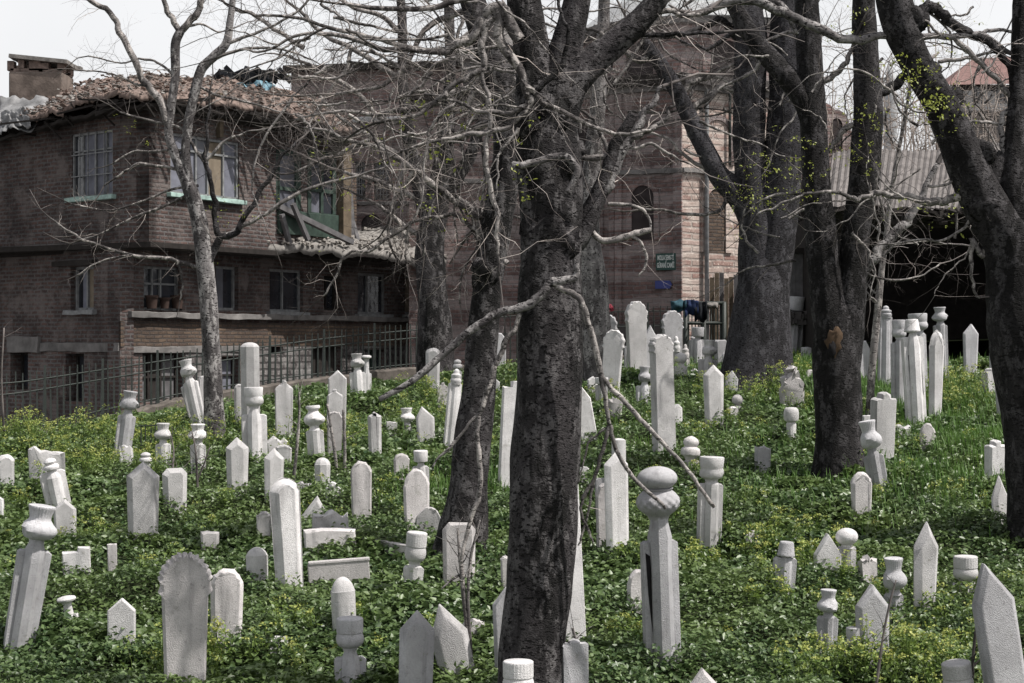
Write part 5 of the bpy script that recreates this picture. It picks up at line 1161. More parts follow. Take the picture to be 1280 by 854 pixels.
# fallen kerbs
def kerb(a, b, wpx, hpx, label):
    Ya = hit(*a); Yb = hit(*b); bm = bmesh.new(); pa = P(a[0], a[1], Ya); pb = P(b[0], b[1], Yb); s = Ya / F
    d = (pb - pa).normalized(); n_ = Vector((0, 0, 1))
    bar(bm, pa + n_ * hpx * s * .3, pb + n_ * hpx * s * .3, wpx * s, hpx * s * 1.7)
    bar(bm, pa + n_ * hpx * s * 1.22, pb + n_ * hpx * s * 1.22, wpx * s * 1.22, hpx * s * .28)
    bmesh.ops.translate(bm, verts=bm.verts, vec=-pa); o = bobj('grave_kerb', bm, M_rough, bevel=.01); o.location = pa; tag(o, label, 'grave kerb', 'fallen grave kerbs')
kerb((385, 724), (462, 718), 8, 16, 'long moulded kerb lying right of the tall rounded stone')
kerb((455, 684), (512, 694), 7, 9, 'thin broken kerb reaching towards the fluted cap by the leaning tree')
# ------------------------------------------------------------------ bare plane trees
def grow(tb, p, d, L_, r, lvl, droop, kinks=.22, dens=1.0):
    n = max(3, int(L_ / (.13 if lvl else .10))); n = min(n, 16); step = L_ / n; pts = [p.copy()]; dd = d.normalized(); rad = [r]
    for i in range(n):
        dd = (dd + Vector((rng.gauss(0, kinks), rng.gauss(0, kinks), rng.gauss(0, kinks) + droop * (.12 if i > 1 else .02)))).normalized()
        p = p + dd * step; pts.append(p.copy()); rad.append(r * (1 - .72 * (i + 1) / n))
    tb.add(pts, rad, 5 if r > .012 else 3)
    if lvl <= 0: return
    k = max(1, int(L_ * (4.6 if lvl > 1 else 5.5) * dens * rng.uniform(.7, 1.4)))
    for _ in range(k):
        i = rng.randint(1, n - 1) if n > 2 else 1; t = (pts[min(i + 1, n)] - pts[i]).normalized()
        side = Vector((rng.gauss(0, 1), rng.gauss(0, .7), rng.gauss(0, 1))); side = (side - t * side.dot(t)).normalized()
        grow(tb, pts[i], t * rng.uniform(.3, .9) + side, L_ * rng.uniform(.28, .6), rad[i] * rng.uniform(.42, .65), lvl - 1, droop * rng.uniform(.3, 1.6), kinks * 1.1, dens)
def resample(pts, Y, n=6):
    a = []
    for q in pts:
        yy = Y + (q[3] if len(q) > 3 else 0); p = P(q[0], q[1], yy); a.append((p.x, p.y, p.z, q[2] * yy / F / 2))
    return crom(a, n)
class Tree:
    def __init__(s, name, label, base, Y, mat, twig=M_twig, cat='tree', group='bare plane trees'):
        s.Y = Y; b = P(base[0], base[1], Y); s.root = empty(name, b, label, cat, group); s.mat = mat; s.tw = Tubes(); s.tp = Tubes(); s.twm = twig; s.buds = []; s.seed = rng.randint(0, 99)
        s.tr = Tubes()
    def trunk(s, pts, sides=26, lump=.22, n=8):
        a = resample(pts, s.Y, n); s.tr.add(a[:, :3], a[:, 3], sides, lump, s.seed); s.seed += 1
    def knot(s, px, py, w, dy=-.1, h=1.0):
        p = P(px, py, s.Y + dy); r = w * s.Y / F / 2; z = np.linspace(-1, 1, 13)
        pts = np.stack([p.x + z * r * .1, p.y + z * r * .42, p.z - z * z * r * .1], -1)[::-1]
        s.tr.add(pts, (np.sqrt(np.maximum(0.001, 1 - z * z)) * (1 + .18 * np.cos(z * 11)) * r * h)[::-1], 18, .42, s.seed); s.seed += 1
    def limb(s, pts, dens=1.0, tl=.9, tr=.010, lvl=2, droop=0.0, mat=None, sides=8, lump=.18, tip=True, start=.15, pale=.25, dy=0.0):
        a = resample(pts, s.Y + dy, 5); k_ = np.arange(len(a)) * .55; q_ = min(.022 * s.Y / 14, a[:, 3].mean() * .7 + .006)
        for ax in (0, 1, 2): a[1:-1, ax] += (q_ * 1.6 * (vnoise(k_ + s.seed * 3.1, k_ * 0 + ax * 5.3, 31) - .5) * (1.1 if tip else .5))[1:-1]
        t = Tubes(); t.add(a[:, :3], a[:, 3], sides, lump, s.seed); s.seed += 1
        world_child(t.build('limb', mat or M_limb), s.root)
        arc = np.concatenate([[0], np.cumsum(np.linalg.norm(np.diff(a[:, :3], axis=0), axis=1))]); tot = arc[-1]
        m = int(tot * 5.5 * dens) + 1
        for _ in range(m):
            u = rng.uniform(start, 1) * tot; i = min(int(np.searchsorted(arc, u)), len(a) - 1); i = max(1, i)
            p = Vector(a[i, :3]); d = Vector(a[i, :3] - a[i - 1, :3]).normalized()
            side = Vector((rng.gauss(0, 1), rng.gauss(0, .6), rng.gauss(0, 1) - droop * .2)); side = (side - d * side.dot(d)).normalized()
            r = min(a[i, 3] * .5, tr * rng.uniform(.6, 1.4))
            grow(s.tp if rng.random() < pale else s.tw, p, d * rng.uniform(.2, 1) + side, tl * rng.uniform(.35, 1.35), r * .62, lvl, droop, .30)
        if tip:
            p = Vector(a[-1, :3]); d = Vector(a[-1, :3] - a[-2, :3]).normalized(); grow(s.tw, p, d, tl, max(.004, a[-1, 3]), lvl, droop)
    def bud(s, px, py, rx, n, dy=0, size=.03):
        for _ in range(n):
            p = P(px + rng.gauss(0, rx), py + rng.gauss(0, rx * .7), s.Y + dy + rng.gauss(0, .3))
            for _ in range(4): s.buds.append((p.x + rng.gauss(0, .025), p.y + rng.gauss(0, .025), p.z + rng.gauss(0, .02)))
    def done(s):
        world_child(s.tr.build('trunk', s.mat), s.root)
        if s.tw.n: tag(world_child(s.tw.build('twigs', s.twm), s.root), kind='stuff')
        if s.tp.n: tag(world_child(s.tp.build('pale_twigs', M_twig_pale), s.root), kind='stuff')
        if s.buds:
            A = np.array(s.buds); o = leaves('young_leaves', A[:, 0], A[:, 1], A[:, 2], .022 + .02 * nr.random(len(A)), .7, M_bud, .6); world_child(o, s.root); tag(o, kind='stuff')
def spray(t, n, x0, x1, y0, y1, La, Lb, wa, wb, dya, dyb, tl=.5, tr=.005, pale=.15, mat=None):
    for k in range(n):
        x = rng.uniform(x0, x1); y = rng.uniform(y0, y1); L_ = rng.uniform(La, Lb); an = rng.uniform(0, 6.28); bend = rng.gauss(0, .15); w0 = rng.uniform(wa, wb); dy = rng.uniform(dya, dyb); pts = []
        for q in range(7):
            pts.append((x, y, w0 * (1 - q / 8.5), dy)); x += math.cos(an) * L_ / 6; y += math.sin(an) * L_ / 6; an += rng.gauss(0, .22) + bend
        t.limb(pts, 1.3, tl, tr, lvl=2, droop=rng.uniform(-.2, .6), pale=pale, sides=6, mat=mat or M_limb)
# slim tree in front of the brick house
Y1 = hit(268, 545)
t = Tree('plane_tree', 'slim bare tree with pale bark standing before the brick house', (268, 550), Y1, M_bark_pale)
t.trunk([(270, 575, 34), (269, 545, 29), (267, 500, 25), (264, 430, 22), (259, 360, 22), (253, 300, 21), (246, 262, 19), (238, 238, 18), (231, 222, 15), (220, 196, 13), (211, 168, 11), (214, 133, 11), (219, 95, 11), (219, 56, 12), (226, 38, 11)], 20, .12, 5)
t.trunk([(238, 240, 13), (234, 215, 13), (232, 182, 12), (238, 140, 12), (245, 109, 13), (252, 86, 12), (268, 70, 12), (283, 54, 11), (288, 25, 9), (291, 0, 8), (296, -40, 6)], 14, .15, 5)
t.limb([(213, 160, 8), (203, 133, 10), (185, 109, 9), (171, 84, 9), (152, 46, 8), (143, 21, 7), (115, 0, 6), (90, -25, 4)], 1.0, .55, .007)
t.limb([(224, 42, 8), (214, 22, 7), (203, 0, 6), (190, -30, 4)], 1.2, .6, .006)
t.limb([(224, 44, 9), (238, 24, 9), (252, 3, 8), (262, -30, 5)], 1.2, .6, .006)
t.limb([(262, 362, 8), (264, 325, 9), (277, 298, 9), (295, 291, 8), (307, 273, 7), (320, 250, 6), (345, 208, 5), (370, 178, 3)], .8, .8, .007, mat=M_bark_black)
t.limb([(277, 298, 8), (270, 283, 8), (269, 253, 7), (265, 225, 6), (257, 202, 6), (259, 164, 4), (262, 130, 3)], 1.0, .7, .006, mat=M_bark_black)
t.limb([(256, 204, 4), (268, 190, 4), (285, 175, 3), (310, 165, 2), (340, 160, 2)], 1.3, .6, .005)
t.limb([(258, 204, 4), (244, 186, 4), (225, 160, 3), (190, 152, 3), (150, 140, 2)], 1.2, .5, .005, pale=.6)
t.limb([(232, 212, 5), (200, 208, 4), (172, 206, 4), (155, 215, 3), (130, 232, 2)], 1.0, .5, .005, pale=.5)
t.limb([(238, 188, 4), (200, 189, 3), (165, 190, 2), (140, 205, 2)], .9, .4, .005, pale=.5)
t.limb([(247, 243, 5), (225, 248, 4), (195, 262, 4), (165, 272, 3), (130, 290, 2), (100, 300, 2)], 1.6, .55, .005, pale=.4)
t.limb([(248, 232, 4), (215, 237, 3), (180, 250, 3), (140, 262, 2), (90, 255, 2)], 1.4, .55, .005, pale=.4)
t.limb([(258, 334, 7), (240, 332, 6), (222, 325, 5), (205, 322, 5), (165, 319, 4), (117, 305, 3), (94, 294, 3), (62, 272, 2)], 1.5, .5, .006, pale=.6)
t.limb([(165, 319, 3), (140, 322, 2), (118, 330, 2), (95, 345, 2)], 1, .35, .004, pale=.5)
t.limb([(222, 325, 4), (227, 345, 3), (228, 360, 3), (225, 375, 2)], 1, .3, .004, pale=.7)
t.limb([(278, 296, 6), (300, 285, 6), (325, 272, 5), (360, 248, 5), (400, 230, 4), (440, 222, 3), (480, 210, 2)], 1.2, .6, .005, pale=.3, mat=M_limb)
t.limb([(283, 56, 5), (310, 45, 4), (345, 30, 3), (375, 10, 3), (400, -15, 2)], 1.6, .7, .005)
t.limb([(262, 76, 5), (300, 62, 4), (345, 60, 3), (390, 75, 2)], 1.6, .7, .005)
t.limb([(219, 96, 4), (200, 80, 3), (178, 74, 3), (150, 78, 2), (110, 70, 2)], 1.4, .6, .005)
t.limb([(184, 108, 4), (165, 104, 3), (140, 92, 2), (100, 88, 2)], 1.4, .6, .005)
t.limb([(246, 108, 4), (275, 120, 3), (310, 128, 3), (350, 140, 2)], 1.4, .6, .005)
t.limb([(228, 36, 4), (250, 30, 3), (275, 40, 2), (300, 32, 2)], 1.4, .6, .005)
t.bud(295, 270, 30, 14); t.bud(160, 160, 20, 8)
t.done()
# twigs whose tree stands left of the frame reach in at the lower left
# leaning tree behind the big trunk
Y2 = hit(578, 690)
t = Tree('plane_tree', 'dark leaning tree just left of and behind the big central trunk', (578, 690), Y2, M_bark)
t.trunk([(574, 720, 84), (576, 685, 70), (583, 640, 58), (587, 600, 50), (593, 540, 46), (600, 480, 42), (605, 400, 39), (612, 340, 39), (622, 280, 38), (632, 220, 38), (634, 160, 38), (622, 90, 38), (603, 40, 35), (586, -10, 33), (575, -60, 30)], 26, .2, 6)
t.knot(606, 345, 30, -.12); t.knot(602, 335, 22, -.2)
t.limb([(634, 330, 9), (624, 322, 8), (612, 305, 8), (605, 290, 7), (598, 283, 6)], .6, .5, .008, pale=.8)
t.limb([(612, 330, 9), (625, 336, 8), (628, 325, 7), (618, 305, 6), (608, 295, 5)], .5, .4, .008, mat=M_bark_black)
t.limb([(606, 272, 10), (590, 268, 9), (575, 255, 8), (560, 243, 8), (540, 228, 8), (520, 214, 7), (497, 198, 7), (475, 185, 6), (440, 178, 5), (412, 165, 4), (380, 160, 3)], 1.8, .7, .008, droop=.5, pale=.35)
t.limb([(600, 296, 6), (588, 282, 5), (570, 269, 5), (548, 271, 5), (523, 275, 4), (500, 288, 4), (480, 301, 4), (464, 313, 4), (440, 315, 3), (428, 325, 3), (419, 349, 3), (405, 370, 2)], 1.4, .5, .006, droop=.6, pale=.5)
t.limb([(622, 150, 10), (600, 160, 9), (575, 172, 8), (545, 185, 7), (520, 210, 6), (500, 250, 4)], 2.0, .7, .008, droop=.9, pale=.35)
t.limb([(620, 100, 12), (590, 112, 10), (560, 118, 9), (535, 132, 8), (505, 138, 7), (470, 142, 6), (420, 140, 4), (370, 150, 3)], 2.0, .8, .008, droop=.5, pale=.35)
t.limb([(604, 40, 12), (575, 58, 9), (540, 62, 8), (500, 58, 7), (460, 45, 6), (420, 38, 5), (370, 22, 4), (320, 20, 3)], 1.8, .9, .008, pale=.25)
t.limb([(590, 10, 9), (560, 20, 8), (530, 40, 7), (500, 90, 6), (470, 110, 5), (420, 118, 4)], 1.8, .9, .008, droop=.3)
t.limb([(616, 80, 9), (600, 95, 8), (580, 135, 8), (555, 140, 7), (548, 170, 5), (545, 210, 4)], 1.6, .8, .007, droop=.8, pale=.5)
for x0, y0, x1, y1 in ((600, 170, 606, 330), (575, 175, 572, 300), (545, 190, 530, 320), (520, 215, 508, 330), (590, 268, 575, 380), (620, 190, 600, 300), (560, 150, 590, 290)):
    t.limb([(x0, y0, 4), (x0 + 6, (2 * y0 + x1 * 0 + y1) / 3, 3.5), ((x0 + x1) / 2 - 5, (y0 + 2 * y1) / 3, 3), (x1, y1, 2)], 2.6, .5, .005, droop=.9, pale=.6)
t.bud(470, 200, 60, 20); t.bud(545, 270, 30, 10)
t.done()
# the big central trunk
Y3 = 12.4
t = Tree('plane_tree', 'thick dark spotted plane trunk rising through the middle of the picture', (666, 893), Y3, M_bark)
t.trunk([(662, 935, 120), (663, 900, 100), (664, 860, 88), (667, 800, 82), (672, 740, 82), (677, 640, 82), (681, 560, 84), (684, 480, 84), (686, 400, 80), (687, 340, 78), (688, 290, 80), (688, 240, 80), (684, 190, 78), (684, 150, 66), (686, 120, 48), (688, 95, 8)], 40, .17, 8)
t.trunk([(676, 240, 40), (672, 190, 50), (669, 140, 50), (668, 100, 48), (662, 50, 44), (654, 0, 42), (646, -50, 38)], 20, .2, 6)
t.trunk([(688, 220, 40), (690, 170, 52), (695, 125, 50), (704, 80, 44), (714, 40, 38), (722, 0, 34), (728, -50, 30)], 20, .2, 6)
t.trunk([(692, 230, 40), (698, 185, 48), (700, 145, 48), (714, 104, 46), (740, 78, 38), (768, 55, 34), (795, 32, 32), (818, 5, 28), (840, -30, 24)], 20, .22, 6)
t.knot(686, 294, 58, -.17, .95); t.knot(702, 306, 40, -.16); t.knot(672, 306, 34, -.15); t.knot(700, 210, 46, -.15); t.knot(664, 162, 46, -.13, .8); t.knot(720, 190, 24, .0); t.knot(704, 340, 30, -.12, .7); t.knot(690, 150, 40, -.14)
t.trunk([(690, 308, 30), (705, 310, 30), (720, 300, 29), (732, 282, 27), (740, 262, 25), (752, 235, 22), (762, 208, 20), (770, 180, 18), (784, 158, 15), (792, 142, 12)], 16, .3, 6)
t.limb([(742, 262, 13), (758, 236, 14), (772, 205, 13), (788, 172, 13), (805, 145, 9), (818, 125, 7), (828, 108, 5)], .8, .6, .008, pale=.4, mat=M_bark_pale)
t.limb([(788, 172, 9), (805, 165, 8), (825, 155, 7), (838, 138, 5), (842, 128, 3)], .8, .5, .007)
t.limb([(722, 330, 7), (720, 345, 8), (706, 351, 10), (690, 352, 11), (683, 362, 11), (672, 373, 12), (655, 384, 12), (630, 390, 11), (605, 402, 11), (580, 420, 10), (555, 442, 9), (528, 466, 9), (503, 484, 8), (474, 500, 7)], .15, .25, .005, tip=False, mat=M_bark_pale, pale=.6, dy=-.33)
t.limb([(690, 353, 9), (700, 360, 8), (718, 368, 8), (727, 378, 8), (736, 405, 8), (745, 440, 8), (752, 470, 7), (757, 500, 6), (762, 530, 5), (766, 548, 5), (782, 585, 5), (806, 612, 5), (832, 636, 4)], .15, .25, .004, tip=False, pale=.7, dy=-.33)
t.limb([(753, 472, 6), (765, 486, 6), (782, 503, 6), (806, 530, 6), (832, 558, 5), (852, 578, 5), (872, 605, 5), (893, 634, 5)], .12, .2, .004, tip=False, pale=.5, dy=-.33)
t.limb([(762, 530, 5), (756, 555, 5), (748, 580, 5), (742, 600, 5), (731, 620, 5), (726, 635, 4), (731, 655, 4), (738, 668, 3), (741, 680, 2)], .3, .2, .004, tip=False, pale=.8, dy=-.33)
t.limb([(742, 603, 4), (737, 630, 3), (733, 650, 3), (727, 672, 3), (723, 682, 2)], .2, .2, .003, tip=False, pale=.8, dy=-.33)
t.limb([(757, 535, 3), (745, 545, 3), (735, 556, 3), (728, 585, 2), (722, 605, 2)], .2, .2, .003, tip=False, dy=-.33)
t.limb([(650, 392, 6), (645, 410, 6), (633, 424, 7), (625, 445, 7), (617, 462, 7), (610, 485, 7), (605, 500, 6), (600, 517, 6), (597, 540, 6), (599, 570, 6), (601, 600, 6), (598, 625, 6), (588, 650, 6), (580, 680, 5), (577, 705, 4)], .1, .2, .004, tip=False, pale=.7, dy=-.33)
t.limb([(601, 516, 5), (588, 528, 4), (575, 545, 4), (560, 562, 4), (548, 572, 3), (540, 585, 2)], .3, .2, .003, tip=False, dy=-.33)
t.limb([(710, 240, 9), (722, 213, 9), (708, 196, 9), (690, 197, 9), (670, 203, 9), (655, 206, 9), (640, 207, 9)], .1, .2, .005, tip=False, mat=M_bark_pale, dy=-.33)
t.limb([(704, 196, 9), (722, 196, 9), (738, 198, 8), (755, 196, 8), (765, 188, 6)], .4, .4, .006, tip=False)
t.limb([(730, 278, 8), (750, 300, 8), (768, 300, 8), (788, 294, 8), (800, 291, 8), (814, 287, 7)], .15, .2, .005, tip=False)
t.limb([(785, 294, 5), (800, 303, 4), (808, 320, 4), (806, 335, 3), (798, 345, 2)], .8, .3, .004, tip=False, pale=.8)
t.limb([(760, 255, 5), (785, 256, 4), (803, 262, 4), (812, 275, 3), (814, 287, 3)], .3, .3, .004, tip=False, pale=.7)
# a spray of smooth pale limbs springing from the fork to the left
t.limb([(650, 50, 16), (630, 15, 15), (622, 8, 15), (608, 20, 12), (598, 36, 12), (585, 48, 11), (570, 56, 10), (550, 66, 8), (520, 62, 7), (490, 62, 7), (450, 52, 6), (410, 42, 5), (370, 45, 4), (330, 62, 3), (300, 62, 2)], .9, .9, .008, droop=.2, pale=.35, dy=-.33)
t.limb([(618, 14, 12), (612, 25, 11), (605, 45, 10), (604, 70, 9), (603, 86, 8), (590, 94, 8), (572, 102, 7), (556, 118, 7), (540, 130, 6), (520, 145, 5), (490, 150, 4)], .9, .8, .008, droop=.3, pale=.35, dy=-.33)
t.limb([(622, 14, 13), (625, 30, 13), (624, 50, 12), (636, 68, 12), (648, 82, 11), (654, 100, 10), (660, 122, 9)], .5, .6, .007, pale=.5, tip=False, dy=-.33)
t.limb([(660, 118, 8), (664, 124, 7), (655, 133, 7), (640, 140, 6), (610, 140, 6), (585, 135, 5), (560, 122, 4), (530, 118, 3)], .8, .7, .006, pale=.4, dy=-.33)
t.limb([(660, 126, 7), (652, 145, 6), (636, 158, 6), (612, 165, 6), (590, 168, 6), (560, 173, 5), (530, 180, 4), (500, 190, 3)], 1.0, .6, .006, droop=.8, pale=.4, dy=-.33)
t.limb([(603, 86, 6), (606, 110, 6), (613, 130, 6), (611, 160, 6), (608, 185, 6), (608, 205, 6), (615, 235, 6), (620, 262, 6), (622, 285, 5), (622, 310, 4), (624, 345, 3)], .8, .5, .005, droop=.8, pale=.9, dy=-.33)
t.limb([(624, 55, 7), (645, 62, 6), (672, 72, 6), (690, 82, 6), (720, 92, 5), (745, 95, 4), (765, 85, 3)], .8, .5, .006)
t.limb([(654, 104, 7), (672, 122, 7), (690, 134, 6), (715, 145, 6), (735, 155, 5), (758, 163, 5), (785, 168, 4), (820, 160, 3)], .6, .5, .006, pale=.5, dy=-.33)
t.limb([(660, 120, 8), (672, 112, 8), (688, 98, 7), (700, 88, 7), (704, 70, 6), (712, 45, 5), (702, 20, 4), (696, -5, 4)], .8, .6, .006, mat=M_bark_black, dy=-.33)
t.limb([(736, 85, 8), (765, 65, 7), (790, 45, 6), (830, 42, 6), (865, 42, 5), (905, 40, 4)], .9, .6, .006, mat=M_bark_black)
t.limb([(780, 50, 9), (800, 25, 8), (830, 12, 7), (860, 20, 6), (890, 10, 5)], 1.0, .7, .007)
t.limb([(760, 190, 6), (750, 165, 5), (742, 150, 4), (730, 140, 3)], .8, .4, .005)
t.limb([(770, 180, 5), (790, 185, 4), (815, 180, 4), (840, 195, 3), (862, 205, 2)], 1.2, .5, .005, pale=.5)
t.limb([(640, -20, 12), (600, -10, 9), (560, 5, 8), (520, 12, 7), (480, 10, 6), (430, 5, 4)], 1.2, .9, .008)
for k in range(64):
    x = rng.uniform(330, 660); y = rng.uniform(-10, 170); L_ = rng.uniform(60, 190); sx = rng.choice((-1, 1)) * rng.uniform(.2, 1.1); bend = rng.uniform(-.5, 1.0); w0 = rng.uniform(2.0, 4.6); dy = rng.uniform(-1.0, 4.0)
    pts = []; px, py, an = x, y, math.atan2(rng.uniform(-.3, .8), sx)
    for q in range(7):
        pts.append((px, py, w0 * (1 - q / 8.5), dy)); px += math.cos(an) * L_ / 6; py += math.sin(an) * L_ / 6; an += rng.gauss(0, .28) + (bend * .18 if math.cos(an) > 0 else -bend * .18)
    t.limb(pts, 1.5, .5, .005, lvl=2, droop=rng.uniform(-.2, 1.0), pale=.3, sides=6)
t.bud(640, 250, 20, 8); t.bud(560, 170, 50, 20)
t.done()
# trees further back
Y4 = 29.0
t = Tree('plane_tree', 'grey trunk standing behind the right side of the big central trunk', (750, 478), Y4, M_bark_pale)
t.trunk([(748, 500, 42), (747, 475, 40), (746, 440, 38), (745, 400, 36), (740, 340, 34), (734, 280, 30), (737, 230, 24), (742, 190, 22), (746, 150, 20), (750, 90, 18), (754, 40, 16), (756, -20, 14)], 18, .12)
t.limb([(748, 130, 8), (730, 100, 6), (712, 80, 5), (690, 70, 3)], .9, 1.0, .010)
t.limb([(752, 60, 7), (775, 35, 6), (800, 15, 5), (830, 5, 4)], 1, 1.0, .010)
t.done()
Y5 = 31.5
t = Tree('plane_tree', 'dark background tree beside the right end of the house railing', (545, 468), Y5, M_bark)
t.trunk([(546, 490, 56), (545, 465, 50), (543, 420, 44), (540, 360, 40), (538, 310, 36), (545, 260, 32), (552, 220, 28), (556, 180, 22), (560, 140, 18), (563, 90, 14), (562, 40, 13), (560, -20, 12)], 18, .2)
t.trunk([(540, 290, 24), (528, 240, 22), (515, 190, 18), (507, 140, 15), (503, 90, 13), (503, 40, 12), (500, -20, 11)], 14, .2)
t.trunk([(544, 260, 20), (580, 210, 16), (600, 160, 14), (610, 120, 12), (600, 60, 10)], 12, .2)
for pts in ([(505, 100, 8), (470, 80, 7), (440, 60, 6), (400, 40, 5), (370, 10, 4)], [(508, 150, 8), (480, 150, 7), (450, 120, 6), (420, 100, 5), (385, 80, 4)], [(503, 40, 7), (475, 20, 6), (440, 10, 5), (410, -20, 4)],
            [(520, 210, 9), (490, 190, 8), (460, 170, 6), (430, 150, 5), (400, 120, 4)], [(530, 250, 9), (500, 240, 7), (470, 225, 6), (430, 215, 4)], [(556, 180, 8), (590, 150, 6), (620, 130, 5), (650, 110, 4)],
            [(562, 60, 7), (590, 40, 5), (615, 30, 4), (640, 10, 3)], [(380, 60, 6), (350, 40, 5), (320, 20, 5), (290, 10, 4)], [(515, 195, 7), (500, 230, 6), (490, 260, 5), (485, 290, 4)], [(540, 300, 8), (515, 290, 7), (490, 270, 6), (470, 255, 4)],
            [(470, 170, 6), (430, 190, 5), (400, 200, 4), (370, 215, 3)], [(563, 110, 6), (580, 90, 5), (570, 60, 5), (580, 20, 4)], [(440, 60, 5), (430, 90, 5), (400, 130, 4), (380, 170, 3)], [(548, 230, 8), (575, 250, 7), (600, 262, 5), (640, 270, 4)]):
    t.limb(pts, 1.9, 1.1, .012, lvl=2, droop=.15, pale=.15)
t.bud(500, 200, 60, 40, size=.05)
t.done()
Y6 = hit(948, 482)
t = Tree('plane_tree', 'huge twin-stemmed dark tree with one arm reaching left, right of centre', (946, 482), Y6, M_bark_slate)
t.trunk([(942, 505, 125), (945, 480, 100), (948, 440, 84), (951, 390, 74), (956, 340, 60), (959, 300, 34), (961, 270, 8)], 34, .14)
t.trunk([(950, 440, 50), (950, 380, 54), (948, 330, 48), (946, 280, 44), (941, 240, 40), (936, 180, 40), (936, 120, 40), (938, 60, 42), (934, 20, 40), (928, -50, 34)], 24, .16)
t.trunk([(954, 440, 50), (958, 380, 56), (964, 330, 54), (970, 290, 52), (977, 230, 50), (983, 170, 52), (985, 110, 50), (984, 50, 46), (990, -40, 40)], 24, .16)
t.trunk([(954, 340, 30), (950, 300, 40), (938, 264, 38), (920, 240, 32), (902, 222, 28), (888, 200, 25), (872, 170, 23), (858, 140, 21), (845, 112, 20), (828, 85, 19), (815, 66, 18), (802, 50, 16)], 16, .18)
t.limb([(850, 122, 8), (862, 105, 8), (880, 98, 7), (905, 88, 5), (930, 70, 4)], 1.0, 1.0, .010, pale=.5)
t.limb([(860, 140, 8), (880, 125, 8), (905, 110, 7), (925, 118, 4)], 1.0, 1.0, .010, pale=.5)
t.limb([(905, 225, 6), (890, 215, 5), (872, 205, 5), (850, 190, 4), (838, 175, 3), (810, 165, 3)], 1.0, 1.0, .009)
t.limb([(815, 66, 9), (800, 75, 8), (775, 60, 6), (750, 40, 5)], 1.2, 1.0, .010)
t.limb([(885, 196, 6), (870, 180, 6), (860, 160, 5), (862, 120, 4), (880, 95, 3)], 1.2, 1.0, .010)
t.limb([(918, 240, 6), (900, 262, 5), (880, 268, 4), (850, 268, 4), (830, 262, 3), (800, 262, 3)], .6, .8, .009, pale=.6)
t.limb([(935, 70, 12), (915, 40, 10), (900, 25, 9), (870, 38, 7), (840, 46, 6), (800, 44, 5)], .9, 1.0, .010, mat=M_bark_black)
spray(t, 40, 700, 1010, -20, 190, 70, 170, 2, 4.5, -1, 1.5, .9, .009)
t.bud(950, 260, 30, 26, -1); t.bud(935, 225, 20, 14, -1)
t.done()
Y7 = hit(1050, 592)
t = Tree('plane_tree', 'dark forked tree with a hollow scar at the fork, right of centre', (1050, 592), Y7, M_bark_black)
t.trunk([(1050, 620, 84), (1049, 590, 68), (1048, 550, 60), (1047, 500, 58), (1047, 450, 58), (1047, 410, 52), (1048, 380, 36), (1049, 355, 8)], 30, .16)
t.trunk([(1048, 500, 40), (1045, 450, 46), (1036, 385, 44), (1030, 330, 40), (1025, 280, 38), (1021, 230, 36), (1018, 180, 34), (1015, 130, 34), (1012, 80, 32), (1010, 30, 30), (1006, -40, 26)], 24, .14)
t.trunk([(1050, 500, 36), (1055, 450, 42), (1062, 390, 38), (1066, 340, 34), (1071, 280, 36), (1080, 220, 38), (1085, 160, 37), (1084, 110, 34), (1082, 60, 32), (1080, 10, 29), (1078, -50, 26)], 24, .14)
t.trunk([(1020, 170, 30), (1008, 130, 30), (990, 104, 28), (972, 84, 26), (952, 62, 24), (934, 36, 22), (920, 10, 20), (905, -25, 18)], 18, .16)
t.knot(1044, 430, 40, -.14, .9)
def scar(t, px, py, w_, h_, dy, mat, name, tilt=0):
    bm = bmesh.new(); bmesh.ops.create_uvsphere(bm, u_segments=16, v_segments=10, radius=1); s_ = t.Y / F / 2
    for v in bm.verts:
        k = 1 + .25 * math.sin(v.co.x * 5 + v.co.z * 7) * (1 - abs(v.co.y)); v.co = Vector((v.co.x * w_ * s_ * k, v.co.y * .05, v.co.z * h_ * s_ * k))
    bmesh.ops.rotate(bm, verts=bm.verts, matrix=Matrix.Rotation(tilt, 3, 'Y')); bmesh.ops.translate(bm, verts=bm.verts, vec=P(px, py, t.Y + dy)); world_child(bobj(name, bm, mat, smooth=60), t.root)
scar(t, 1042, 428, 20, 34, -.27, M_heart, 'heartwood_scar', .1); scar(t, 1040, 438, 10, 20, -.31, M_crust_hollow, 'hollow')  # black ellipsoid paints the shade inside the hollow
t.limb([(1072, 348, 13), (1085, 332, 14), (1098, 315, 13), (1112, 300, 13), (1130, 282, 12), (1142, 262, 10), (1158, 232, 8), (1172, 205, 7)], .4, .6, .008, mat=M_bark_pale)
t.limb([(1096, 118, 10), (1112, 112, 12), (1125, 102, 12), (1135, 92, 10)], .2, .5, .008, mat=M_bark_black)
t.limb([(1080, 150, 8), (1060, 160, 8), (1045, 175, 7), (1035, 190, 5)], .5, .6, .008, mat=M_limb)
t.limb([(1020, 108, 9), (1040, 95, 8), (1055, 80, 7), (1065, 62, 5)], .6, .6, .008)
t.limb([(955, 66, 6), (945, 85, 5), (925, 98, 4), (900, 110, 3), (880, 135, 2)], 1.2, .6, .006)
t.limb([(930, 30, 8), (910, 45, 6), (885, 60, 5), (860, 55, 4), (850, 50, 3)], 1.0, .7, .007, mat=M_bark_black)
t.limb([(1022, 250, 5), (1000, 243, 4), (975, 243, 4), (950, 252, 3), (930, 270, 2)], 1.2, .5, .005, pale=.3)
t.limb([(1010, 50, 6), (990, 40, 5), (965, 48, 4), (940, 60, 3)], 1.0, .6, .006)
t.limb([(1070, 330, 4), (1090, 345, 3), (1120, 350, 3), (1150, 345, 2), (1175, 330, 2)], .9, .45, .005, pale=.5)
